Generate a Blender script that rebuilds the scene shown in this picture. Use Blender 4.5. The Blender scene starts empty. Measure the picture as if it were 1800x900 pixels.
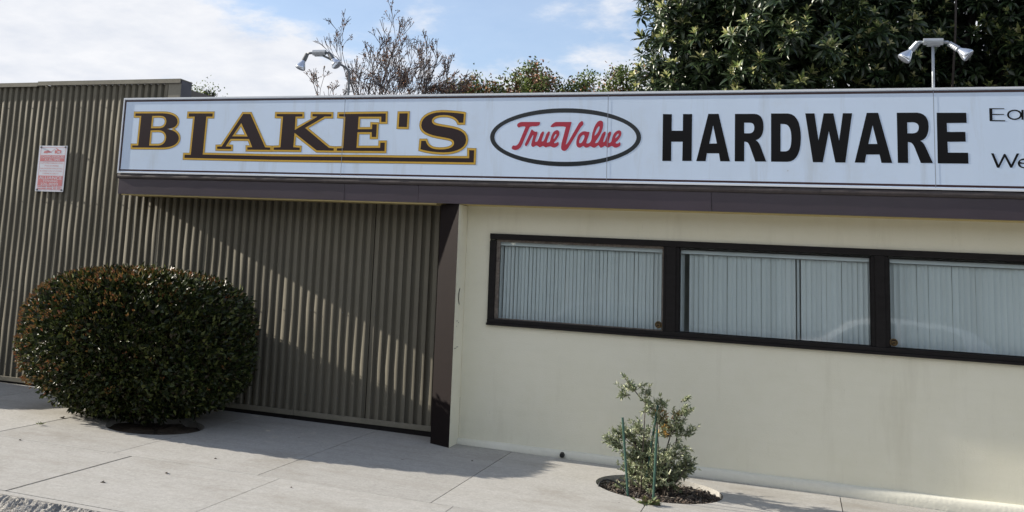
# Recreated street scene: store front with long sign, corrugated wall, clipped bush
import bpy, bmesh, math, random
import numpy as np
from mathutils import Vector, Matrix
S = bpy.context.scene
COL = S.collection
R = math.radians

# ---------------------------------------------------------------- camera
cam_d = bpy.data.cameras.new('camera'); cam = bpy.data.objects.new('camera', cam_d); COL.objects.link(cam)
r0 = Vector((0.92227638, 0.38226237, 0.05728673)); d0 = Vector((-0.00559708, 0.16139909, -0.98687335)); f0 = Vector((-0.38649057, 0.90984934, 0.15099412))
m = Matrix.Identity(4)
for i in range(3):
    m[i][0] = r0[i]; m[i][1] = -d0[i]; m[i][2] = -f0[i]
m[2][3] = 1.65
cam.matrix_world = m
cam_d.sensor_width = 36; cam_d.lens = 1824.32 / 1800 * 36
cam_d.shift_x = (900 - 633.534) / 1800; cam_d.shift_y = -(450 - 196.382) / 1800
cam_d.clip_start = .05; cam_d.clip_end = 3000
S.camera = cam

# ---------------------------------------------------------------- world and sun
SUN = Vector((-2.38, -.166, 1.0)).normalized()
EL = math.asin(SUN.z); AZ = math.atan2(SUN.x, SUN.y)
W = bpy.data.worlds.new('World'); S.world = W; W.use_nodes = True
nt = W.node_tree; N = nt.nodes; L = nt.links; N.clear()
def wn(t, **k):
    n = N.new(t)
    for a, b in k.items(): setattr(n, a, b)
    return n
out = wn('ShaderNodeOutputWorld'); bg = wn('ShaderNodeBackground')
sky = wn('ShaderNodeTexSky', sky_type='NISHITA'); sky.sun_disc = False
sky.sun_elevation = EL; sky.sun_rotation = AZ; sky.air_density = 1.0; sky.dust_density = 1.2; sky.ozone_density = 1.5
tc = wn('ShaderNodeTexCoord'); sep = wn('ShaderNodeSeparateXYZ'); L.new(tc.outputs['Generated'], sep.inputs[0])
def mth(op, a, b=None, c=None, clamp=False):
    n = wn('ShaderNodeMath', operation=op); n.use_clamp = clamp
    for i, v in enumerate((a, b, c)):
        if v is None: continue
        if isinstance(v, (int, float)): n.inputs[i].default_value = v
        else: L.new(v, n.inputs[i])
    return n.outputs[0]
zz = mth('ADD', mth('MAXIMUM', sep.outputs[2], 0.0), .16)
cx = mth('DIVIDE', sep.outputs[0], zz); cy = mth('DIVIDE', sep.outputs[1], zz)
comb = wn('ShaderNodeCombineXYZ'); L.new(cx, comb.inputs[0]); L.new(cy, comb.inputs[1]); comb.inputs[2].default_value = SKYSEED = 8.4
n1 = wn('ShaderNodeTexNoise'); n1.inputs['Scale'].default_value = 1.15; n1.inputs['Detail'].default_value = 9; n1.inputs['Roughness'].default_value = .58
n1.inputs['Distortion'].default_value = .25
L.new(comb.outputs[0], n1.inputs['Vector'])
n2 = wn('ShaderNodeTexNoise'); n2.inputs['Scale'].default_value = 5.5; n2.inputs['Detail'].default_value = 7; n2.inputs['Roughness'].default_value = .62
L.new(comb.outputs[0], n2.inputs['Vector'])
# broad cover: thicker towards the left (west), an open blue gap in the middle
gap = mth('MULTIPLY', mth('ABSOLUTE', mth('ADD', mth('ARCTAN2', sep.outputs[0], sep.outputs[1]), .39)), 1.0)
gapm = mth('SUBTRACT', 1.0, mth('MULTIPLY', gap, 5.5), clamp=True)
cov = mth('ADD', mth('MULTIPLY', n1.outputs['Fac'], 1.0), mth('MULTIPLY', mth('SUBTRACT', n2.outputs['Fac'], .5), .34))
cov = mth('SUBTRACT', cov, mth('MULTIPLY', gapm, .045))
# denser bank towards the left (the sun's side)
cov = mth('ADD', cov, mth('MULTIPLY', mth('SUBTRACT', mth('MULTIPLY', mth('ARCTAN2', sep.outputs[0], sep.outputs[1]), -1.0), .46, clamp=True), .42))
# the cloud deck lies towards the horizon and thins out overhead
cov = mth('SUBTRACT', cov, mth('MULTIPLY', mth('SUBTRACT', sep.outputs[2], .38, clamp=True), 1.4))
ramp = wn('ShaderNodeMapRange', interpolation_type='SMOOTHSTEP'); L.new(cov, ramp.inputs[0])
ramp.inputs[1].default_value = .335; ramp.inputs[2].default_value = .50; ramp.inputs[3].default_value = .27
cl = wn('ShaderNodeMix', data_type='RGBA')
shade = wn('ShaderNodeMix', data_type='RGBA'); L.new(n2.outputs['Fac'], shade.inputs[0])
CLOUD = 6.0
shade.inputs[6].default_value = (CLOUD * .70, CLOUD * .76, CLOUD * .88, 1); shade.inputs[7].default_value = (CLOUD * 1.16, CLOUD * 1.15, CLOUD * 1.15, 1)
L.new(ramp.outputs[0], cl.inputs[0]); 
skyb = wn('ShaderNodeMix', data_type='RGBA', blend_type='MULTIPLY'); skyb.inputs[0].default_value = 1; L.new(sky.outputs[0], skyb.inputs[6]); skyb.inputs[7].default_value = (1.05, 1.17, 1.33, 1)
L.new(skyb.outputs[2], cl.inputs[6]); L.new(shade.outputs[2], cl.inputs[7])
L.new(cl.outputs[2], bg.inputs[0]); bg.inputs[1].default_value = .096
L.new(bg.outputs[0], out.inputs[0])

sl = bpy.data.lights.new('sun', 'SUN'); so = bpy.data.objects.new('sun', sl); COL.objects.link(so)
sl.energy = 5.0; sl.angle = R(.5); sl.color = (1.0, .93, .82)
sl.color = (1.0, .92, .80)
so.rotation_euler = (-SUN).to_track_quat('-Z', 'Y').to_euler()
S.view_settings.view_transform = 'Standard'; S.view_settings.look = 'None'; S.view_settings.gamma = 1
S.view_settings.exposure = 0.70
S.render.engine = 'CYCLES'; S.cycles.max_bounces = 8; S.cycles.transparent_max_bounces = 16
rnd = random.Random(11); NR = np.random.default_rng(7)

# ---------------------------------------------------------------- materials
def mat(name, col, rough=.6, metal=0., spec=.5, noise=None, bump=None, bscale=40, bstr=.2, island=None, trans=0., stretch=None, coat=0., objrand=0., streak=None, spots=None):
    """col: base colour; noise=(col2, scale, amount) mixes a second colour by noise; island=[colours] picks per island"""
    M = bpy.data.materials.new(name); M.use_nodes = True; t = M.node_tree; n = t.nodes; l = t.links
    b = n['Principled BSDF']; b.inputs['Roughness'].default_value = rough; b.inputs['Metallic'].default_value = metal
    b.inputs['Specular IOR Level'].default_value = spec
    b.inputs['Coat Weight'].default_value = coat
    tex = n.new('ShaderNodeTexCoord'); vec = tex.outputs['Object']
    if stretch:
        mp = n.new('ShaderNodeMapping'); mp.inputs['Scale'].default_value = stretch; l.new(vec, mp.inputs[0]); vec = mp.outputs[0]
    src = None
    if island:
        g = n.new('ShaderNodeNewGeometry'); cr = n.new('ShaderNodeValToRGB'); cr.color_ramp.interpolation = 'CONSTANT'
        els = cr.color_ramp.elements
        while len(els) < len(island): els.new(.5)
        for i, c in enumerate(island): els[i].position = i / len(island); els[i].color = (*c, 1)
        l.new(g.outputs['Random Per Island'], cr.inputs[0]); src = cr.outputs[0]
    if noise:
        layers = noise if isinstance(noise, list) else [noise]
        for c2, sc, am in layers:
            ns = n.new('ShaderNodeTexNoise'); ns.inputs['Scale'].default_value = sc; ns.inputs['Detail'].default_value = 6; ns.inputs['Roughness'].default_value = .6
            l.new(vec, ns.inputs['Vector'])
            mr = n.new('ShaderNodeMapRange'); l.new(ns.outputs[0], mr.inputs[0]); mr.inputs[1].default_value = .35; mr.inputs[2].default_value = .72; mr.inputs[4].default_value = am
            mx = n.new('ShaderNodeMix'); mx.data_type = 'RGBA'; l.new(mr.outputs[0], mx.inputs[0])
            if src: l.new(src, mx.inputs[6])
            else: mx.inputs[6].default_value = (*col, 1)
            mx.inputs[7].default_value = (*c2, 1); src = mx.outputs[2]
    for st_ in (streak or []):
        c2, sc3, am, lo, hi = st_
        mp2 = n.new('ShaderNodeMapping'); mp2.inputs['Scale'].default_value = sc3; l.new(tex.outputs['Object'], mp2.inputs[0])
        ns = n.new('ShaderNodeTexNoise'); ns.inputs['Scale'].default_value = 1; ns.inputs['Detail'].default_value = 7; ns.inputs['Roughness'].default_value = .65; l.new(mp2.outputs[0], ns.inputs['Vector'])
        mr = n.new('ShaderNodeMapRange'); l.new(ns.outputs[0], mr.inputs[0]); mr.inputs[1].default_value = lo; mr.inputs[2].default_value = hi; mr.inputs[4].default_value = am
        mx = n.new('ShaderNodeMix'); mx.data_type = 'RGBA'; l.new(mr.outputs[0], mx.inputs[0])
        if src: l.new(src, mx.inputs[6])
        else: mx.inputs[6].default_value = (*col, 1)
        mx.inputs[7].default_value = (*c2, 1); src = mx.outputs[2]
    for sp_ in (spots or []):
        c2, sc, th, am = sp_
        vo = n.new('ShaderNodeTexVoronoi'); vo.inputs['Scale'].default_value = sc; l.new(tex.outputs['Object'], vo.inputs['Vector'])
        mr = n.new('ShaderNodeMapRange'); l.new(vo.outputs['Distance'], mr.inputs[0]); mr.inputs[1].default_value = th; mr.inputs[2].default_value = th * .6; mr.inputs[3].default_value = 0; mr.inputs[4].default_value = am
        mx = n.new('ShaderNodeMix'); mx.data_type = 'RGBA'; l.new(mr.outputs[0], mx.inputs[0])
        if src: l.new(src, mx.inputs[6])
        else: mx.inputs[6].default_value = (*col, 1)
        mx.inputs[7].default_value = (*c2, 1); src = mx.outputs[2]
    if objrand:
        oi = n.new('ShaderNodeObjectInfo'); hs = n.new('ShaderNodeHueSaturation'); mr = n.new('ShaderNodeMapRange')
        l.new(oi.outputs['Random'], mr.inputs[0]); mr.inputs[3].default_value = 1 - objrand; mr.inputs[4].default_value = 1 + objrand
        l.new(mr.outputs[0], hs.inputs['Value'])
        if src: l.new(src, hs.inputs['Color'])
        else: hs.inputs['Color'].default_value = (*col, 1)
        src = hs.outputs[0]
    if src: l.new(src, b.inputs['Base Color'])
    else: b.inputs['Base Color'].default_value = (*col, 1)
    if bump:
        ns = n.new('ShaderNodeTexNoise'); ns.inputs['Scale'].default_value = bscale; ns.inputs['Detail'].default_value = 5
        l.new(vec, ns.inputs['Vector']); bp = n.new('ShaderNodeBump'); bp.inputs['Strength'].default_value = bstr; bp.inputs['Distance'].default_value = bump
        l.new(ns.outputs[0], bp.inputs['Height']); l.new(bp.outputs[0], b.inputs['Normal'])
    if trans:
        tr = n.new('ShaderNodeBsdfTranslucent'); ms = n.new('ShaderNodeMixShader'); ms.inputs[0].default_value = trans
        if src: l.new(src, tr.inputs[0])
        else: tr.inputs[0].default_value = (*col, 1)
        l.new(b.outputs[0], ms.inputs[1]); l.new(tr.outputs[0], ms.inputs[2]); l.new(ms.outputs[0], n['Material Output'].inputs[0])
    return M
M = {}
M['stucco'] = mat('cream stucco', (.80, .785, .65), .88, spec=.3, noise=[((.74, .72, .57), 1.3, .6), ((.83, .81, .69), 9, .4)], bump=.0026, bscale=110, bstr=.6, streak=[((.55, .52, .40), (5, 5, .6), .40, .54, .80), ((.60, .58, .47), (1.5, 1, 14), .12, .5, .8), ((.36, .33, .26), (60, 60, 12), .5, .66, .80)])
M['stucco_fine'] = M['stucco']
M['plinth'] = mat('worn painted plinth', (.74, .73, .63), .9, noise=[((.56, .55, .47), 24, .35), ((.78, .77, .68), 3, .6)], bump=.004, bscale=45, bstr=.6)
M['corr'] = mat('olive beige painted corrugated metal', (.182, .168, .130), .6, spec=.15, streak=[((.12, .11, .085), (9, 9, .5), .5, .55, .78), ((.21, .19, .155), (3, 3, .8), .35, .55, .8)], noise=[((.15, .138, .108), 3.5, .5), ((.205, .19, .15), 14, .3)], bump=.001, bscale=30, bstr=.3, objrand=.06)
M['corr_trim'] = mat('olive painted metal trim', (.215, .20, .15), .5, noise=[((.13, .12, .09), 5, .6), ((.36, .32, .27), 40, .25)], bump=.002, bscale=14, bstr=.4)
M['copingend'] = mat('blue grey painted metal', (.11, .11, .125), .6, noise=((.06, .06, .07), 8, .6))
M['brown'] = mat('dark brown painted metal', (.050, .036, .052), .30, spec=.8, noise=[((.036, .027, .036), 2, .7), ((.06, .045, .05), 22, .25)], bump=.004, bscale=5, bstr=.35, objrand=.10)
M['cladding'] = mat('dark brown clad post', (.014, .0095, .0095), .6, spec=.12, noise=[((.011, .008, .008), 3, .6), ((.020, .014, .013), 22, .25)], bump=.003, bscale=6, bstr=.3)
M['brownlip'] = mat('weathered brown metal lip', (.055, .042, .042), .55, noise=[((.10, .09, .085), 26, .45), ((.03, .025, .025), 7, .5)], bump=.004, bscale=22, bstr=.5)
M['frame'] = mat('black brown painted wood', (.010, .0085, .0085), .5, spec=.2, noise=((.028, .026, .026), 30, .35), bump=.002, bscale=35, bstr=.4, stretch=(.3, 1, 1))
M['bare'] = mat('peeling bare wood', (.17, .14, .11), .8, noise=[((.05, .04, .04), 26, .9), ((.35, .33, .30), 40, .4)], bump=.003, bscale=40)
M['sign'] = mat('white sign panel', (.67, .80, .98), .3, spec=.4, noise=[((.58, .71, .88), .9, .6), ((.58, .68, .80), 3, .25)], bump=.004, bscale=1.4, bstr=.5, stretch=(1, 1, .35), streak=[((.42, .45, .46), (6, 6, .6), .5, .54, .78), ((.50, .52, .50), (2, 2, 2), .25, .55, .8)], spots=[((.30, .30, .30), 3.1, .02, .5)])
M['signedge'] = mat('white aluminium sign retainer', (.74, .78, .83), .35)
M['signline'] = mat('dark maroon vinyl', (.038, .012, .015), .3)
M['dark'] = mat('dark maroon lettering', (.022, .011, .013), .3, spec=.35)
M['gold'] = mat('gold lettering', (.62, .38, .045), .35, noise=((.50, .30, .03), 12, .5))
M['olive'] = mat('olive lettering edge', (.20, .17, .07), .4)
M['black'] = mat('black lettering', (.004, .004, .005), .3, spec=.2)
M['red'] = mat('red lettering', (.42, .03, .055), .3, noise=((.36, .02, .06), 10, .6))
M['ring'] = mat('charcoal oval', (.015, .02, .024), .25)
M['seam'] = mat('grey seam', (.25, .28, .34), .5)
M['concrete'] = mat('broom finished concrete', (.43, .42, .395), .9, noise=[((.36, .35, .325), 1.3, .8), ((.28, .27, .245), 4.2, .42), ((.54, .53, .50), 26, .6), ((.25, .24, .22), 60, .5)], bump=.004, bscale=120, bstr=.6, objrand=.055, streak=[((.23, .205, .165), (.9, 1.6, 1), .6, .53, .75), ((.32, .30, .265), (.5, 9, 1), .45, .48, .72)], spots=[((.12, .11, .10), 2.3, .035, .8), ((.18, .165, .14), 6.1, .05, .6)])
M['joint'] = mat('dark joint filler', (.018, .016, .015), .95)
M['curb'] = mat('rough exposed aggregate curb', (.34, .33, .30), .95, noise=[((.12, .115, .11), 55, .9), ((.52, .50, .47), 34, .5)], bump=.02, bscale=60, bstr=1.0)
M['asphalt'] = mat('asphalt', (.10, .098, .092), .95, noise=[((.05, .05, .05), 60, .6), ((.18, .175, .16), 90, .5)], bump=.008, bscale=110, bstr=.8)
M['ground'] = mat('dry ground', (.16, .14, .10), .95, noise=((.10, .10, .06), .4, .7))
M['mulch'] = mat('bark mulch', (.08, .06, .05), .95, island=[(.09, .07, .058), (.045, .034, .028), (.17, .15, .125), (.025, .02, .018), (.12, .09, .07)])
M['soil'] = mat('dark soil', (.05, .038, .028), .95, noise=((.10, .08, .06), 30, .6), bump=.02, bscale=40)
M['galv'] = mat('galvanised steel', (.42, .45, .48), .42, metal=.55, noise=((.30, .32, .34), 20, .6))
M['lampgrey'] = mat('grey cast lamp body', (.14, .15, .16), .5, metal=.3)
M['reflector'] = mat('silvered lamp bulb', (.62, .66, .72), .16, metal=.85, noise=((.5, .55, .62), 15, .4))
M['brass'] = mat('aged brass', (.25, .17, .07), .4, metal=.7, noise=((.06, .045, .03), 60, .6))
M['slat'] = mat('pale blind slat', (.80, .83, .85), .5, objrand=.05, trans=.12)
M['headrail'] = mat('white blind head rail', (.66, .68, .70), .4)
M['interior'] = mat('pale interior wall', (.50, .49, .45), .9)
M['tire'] = mat('black rubber', (.02, .02, .02), .8)
M['black_plastic'] = mat('black plastic', (.015, .015, .015), .6)
M['carpaint'] = mat('white car paint', (.78, .79, .80), .18, coat=.6)
M['cargrey'] = mat('silver grey car paint', (.30, .31, .33), .2, metal=.4, coat=.6)
M['farwall'] = mat('grey painted block', (.42, .41, .39), .85, noise=((.36, .35, .33), 1.5, .5), bump=.004, bscale=30)
M['farglass'] = mat('dark reflective glass', (.02, .025, .03), .06, spec=.8)
M['chrome'] = mat('chrome', (.75, .76, .78), .12, metal=1.)
M['stake'] = mat('green painted metal stake', (.022, .075, .055), .5, noise=((.07, .14, .11), 30, .5))
M['roof'] = mat('dark roofing', (.05, .05, .055), .8, noise=((.09, .09, .10), 10, .5))
# glass: clear with fresnel reflection
G = bpy.data.materials.new('window glass'); G.use_nodes = True; t = G.node_tree; t.nodes.clear()
o_ = t.nodes.new('ShaderNodeOutputMaterial'); mx = t.nodes.new('ShaderNodeMixShader'); tr = t.nodes.new('ShaderNodeBsdfTransparent'); gl = t.nodes.new('ShaderNodeBsdfGlossy'); fr = t.nodes.new('ShaderNodeLayerWeight')
tr.inputs[0].default_value = (.88, .945, .945, 1); gl.inputs['Roughness'].default_value = .02; fr.inputs[0].default_value = .5
pw = t.nodes.new('ShaderNodeMath'); pw.operation = 'POWER'; pw.inputs[1].default_value = 5.0; t.links.new(fr.outputs['Facing'], pw.inputs[0])
mlt = t.nodes.new('ShaderNodeMath'); mlt.operation = 'MULTIPLY_ADD'; mlt.inputs[1].default_value = .90; mlt.inputs[2].default_value = .115; t.links.new(pw.outputs[0], mlt.inputs[0])
tcg = t.nodes.new('ShaderNodeTexCoord'); nsg = t.nodes.new('ShaderNodeTexNoise'); nsg.inputs['Scale'].default_value = 1.5; bpg = t.nodes.new('ShaderNodeBump'); bpg.inputs['Distance'].default_value = .003; bpg.inputs['Strength'].default_value = .5
t.links.new(tcg.outputs['Object'], nsg.inputs['Vector']); t.links.new(nsg.outputs[0], bpg.inputs['Height']); t.links.new(bpg.outputs[0], gl.inputs['Normal'])
t.links.new(mlt.outputs[0], mx.inputs[0]); t.links.new(tr.outputs[0], mx.inputs[1]); t.links.new(gl.outputs[0], mx.inputs[2]); t.links.new(mx.outputs[0], o_.inputs[0])
M['glass'] = G
# foliage
M['bush_leaf'] = mat('dark glossy shrub leaves', (.04, .06, .02), .38, spec=.32, trans=.12, island=[(.018, .030, .009), (.034, .052, .013), (.014, .022, .008), (.055, .072, .017), (.028, .022, .010), (.042, .048, .014), (.018, .028, .009), (.10, .115, .03)])
M['bush_tip'] = mat('coppery new shrub leaves', (.25, .08, .02), .35, spec=.5, trans=.2, island=[(.22, .11, .04), (.15, .085, .03), (.26, .15, .05), (.11, .075, .025), (.24, .08, .035), (.14, .12, .035)])
M['mag_leaf'] = mat('leathery dark green leaves', (.03, .06, .02), .35, spec=.55, trans=.10, island=[(.028, .052, .021), (.040, .068, .028), (.018, .034, .015), (.058, .090, .036), (.026, .046, .022), (.046, .066, .028)])
M['mag_tip'] = mat('yellow green sunlit tip leaves', (.25, .28, .09), .45, trans=.25, island=[(.40, .43, .16), (.56, .55, .25), (.28, .34, .11), (.64, .60, .32), (.20, .27, .08)])  # leaf tips; the pale colour stands for sunlit leaf tops
M['oak_leaf'] = mat('mid green small leaves', (.07, .11, .03), .5, trans=.25, island=[(.10, .15, .04), (.14, .20, .05), (.07, .11, .035), (.20, .25, .07), (.11, .13, .04)])
M['rust_leaf'] = mat('rusty seed heads', (.16, .07, .03), .7, island=[(.26, .12, .06), (.17, .08, .045), (.32, .16, .08), (.10, .06, .045), (.22, .15, .09)])
M['sage_leaf'] = mat('grey green leaves', (.22, .27, .19), .55, trans=.12, island=[(.25, .29, .17), (.36, .40, .25), (.15, .19, .11), (.46, .48, .32), (.28, .31, .17), (.18, .23, .13)])
M['amber_leaf'] = mat('yellowed leaves', (.45, .27, .06), .6, trans=.2, island=[(.42, .24, .06), (.30, .22, .07), (.5, .33, .12)])
M['bark'] = mat('grey brown bark', (.12, .10, .085), .9, noise=((.06, .05, .045), 12, .7), bump=.01, bscale=30)
M['greybark'] = mat('grey purple twigs', (.075, .066, .070), .9)
M['darkbark'] = mat('dark bark', (.055, .045, .038), .9, noise=((.03, .025, .02), 12, .7))
M['weed'] = mat('weed leaves', (.10, .13, .04), .6, trans=.2, island=[(.09, .13, .04), (.20, .22, .09), (.12, .10, .05)])
M['dry'] = mat('dry brown leaf', (.10, .06, .035), .8, island=[(.10, .06, .035), (.05, .035, .025), (.16, .11, .06)])
M['towwhite'] = mat('tow notice white', (.74, .76, .82), .35)
M['towred'] = mat('tow notice faded red', (.60, .20, .21), .4, noise=((.66, .32, .34), 30, .5))
M['skirt'] = mat('soffit yellow cream paint', (.58, .47, .21), .8, noise=((.48, .38, .17), 6, .5))

# ---------------------------------------------------------------- helpers
def link(name, me, parent=None, loc=None):
    o = bpy.data.objects.new(name, me); COL.objects.link(o)
    if parent: o.parent = parent
    if loc: o.location = loc
    return o
def tag(o, label=None, cat=None, group=None, kind=None):
    if label: o['label'] = label
    if cat: o['category'] = cat
    if group: o['group'] = group
    if kind: o['kind'] = kind
    return o
def empty(name, label, cat, group=None, loc=(0, 0, 0)):
    o = bpy.data.objects.new(name, None); COL.objects.link(o); o.location = loc; o.empty_display_size = .1
    return tag(o, label, cat, group)
class MB:
    def __init__(s): s.bm = bmesh.new(); s.mats = []
    def _m(s, fs, m):
        if m not in s.mats: s.mats.append(m)
        i = s.mats.index(m)
        for f in fs: f.material_index = i
    def box(s, x0, x1, y0, y1, z0, z1, m=None, zf=None):
        vs = [s.bm.verts.new((x, y, z + (zf(x, y) if zf else 0))) for z in (z0, z1) for y in (y0, y1) for x in (x0, x1)]
        fs = [s.bm.faces.new([vs[i] for i in q]) for q in ((0, 2, 3, 1), (4, 5, 7, 6), (0, 1, 5, 4), (2, 6, 7, 3), (0, 4, 6, 2), (1, 3, 7, 5))]
        s._m(fs, m); return fs
    def prism(s, pts, z0, z1, m=None, zf=None):
        b = [s.bm.verts.new((x, y, z0 + (zf(x, y) if zf else 0))) for x, y in pts]; t = [s.bm.verts.new((x, y, z1 + (zf(x, y) if zf else 0))) for x, y in pts]
        n = len(pts); fs = [s.bm.faces.new(t), s.bm.faces.new(b[::-1])]
        for i in range(n): fs.append(s.bm.faces.new((b[i], b[(i + 1) % n], t[(i + 1) % n], t[i])))
        s._m(fs, m); return fs
    def tube(s, pts, rads, n=8, m=None, cap=True):
        pts = [Vector(p) for p in pts]
        if isinstance(rads, (int, float)): rads = [rads] * len(pts)
        rings = []; up = Vector((0, 0, 1))
        ref = None
        for i, p in enumerate(pts):
            d = (pts[min(i + 1, len(pts) - 1)] - pts[max(i - 1, 0)]).normalized()
            if ref is None:
                ref = d.orthogonal().normalized()
            ref = (ref - d * ref.dot(d)).normalized(); b2 = d.cross(ref)
            rings.append([s.bm.verts.new(p + (ref * math.cos(2 * math.pi * k / n) + b2 * math.sin(2 * math.pi * k / n)) * rads[i]) for k in range(n)])
        fs = []
        for a, b in zip(rings, rings[1:]):
            for k in range(n): fs.append(s.bm.faces.new((a[k], a[(k + 1) % n], b[(k + 1) % n], b[k])))
        if cap and n > 2:
            fs.append(s.bm.faces.new(rings[0][::-1])); fs.append(s.bm.faces.new(rings[-1]))
        s._m(fs, m); return fs
    def build(s, name, m, parent=None, smooth=False, bevel=0., loc=None):
        me = bpy.data.meshes.new(name)
        bmesh.ops.recalc_face_normals(s.bm, faces=s.bm.faces)
        if bevel: bmesh.ops.bevel(s.bm, geom=s.bm.edges[:], offset=bevel, segments=2, affect='EDGES', profile=.6)
        s.bm.to_mesh(me); s.bm.free()
        if s.mats and any(x for x in s.mats):
            for x in s.mats: me.materials.append(M[x] if x else M[m])
        else: me.materials.append(M[m])
        if smooth: me.shade_smooth()
        return link(name, me, parent, loc)
def pymesh(name, V, F, m, smooth=False):
    me = bpy.data.meshes.new(name); V = np.asarray(V, float); F = np.asarray(F, int)
    me.vertices.add(len(V)); me.vertices.foreach_set('co', V.ravel())
    k = F.shape[1]; me.loops.add(F.size); me.loops.foreach_set('vertex_index', F.ravel())
    me.polygons.add(len(F)); me.polygons.foreach_set('loop_start', np.arange(len(F)) * k)
    try: me.polygons.foreach_set('loop_total', np.full(len(F), k))
    except Exception: pass
    me.update(calc_edges=True); me.validate()
    if m: me.materials.append(M[m])
    if smooth: me.shade_smooth()
    return me
def shape(polys, ext=0.0001):
    """filled flat outline with holes as mesh in the XZ plane (y = 0), faces towards -Y"""
    cu = bpy.data.curves.new('outline', 'CURVE'); cu.dimensions = '2D'; cu.fill_mode = 'BOTH'; cu.extrude = ext
    for p in polys:
        if len(p) < 3: continue
        sp = cu.splines.new('POLY'); sp.points.add(len(p) - 1); sp.use_cyclic_u = True
        for i, (x, z) in enumerate(p): sp.points[i].co = (x, z, 0, 1)
    ob = bpy.data.objects.new('outline', cu); me = bpy.data.meshes.new_from_object(ob)
    bpy.data.objects.remove(ob); bpy.data.curves.remove(cu)
    me.transform(Matrix.Rotation(R(90), 4, 'X'))
    return me
def area(p): return sum(p[i][0] * p[(i + 1) % len(p)][1] - p[(i + 1) % len(p)][0] * p[i][1] for i in range(len(p))) / 2
def offset(p, d):
    """grow a polygon outline by d (d<0 shrinks)"""
    if area(p) < 0: p = p[::-1]
    q = []; n = len(p)
    p = [p[i] for i in range(n) if math.dist(p[i], p[i - 1]) > .001]; n = len(p)
    for i in range(n):
        a, b, c = Vector(p[i - 1]), Vector(p[i]), Vector(p[(i + 1) % n])
        u = (b - a).normalized(); v = (c - b).normalized()
        n1 = Vector((u.y, -u.x)); n2 = Vector((v.y, -v.x)); mm = (n1 + n2)
        if mm.length < .3: q.append(tuple(b + n1 * d)); continue
        mm.normalize(); k = d / max(.45, mm.dot(n1)); q.append(tuple(b + mm * k))
    return q
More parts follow.
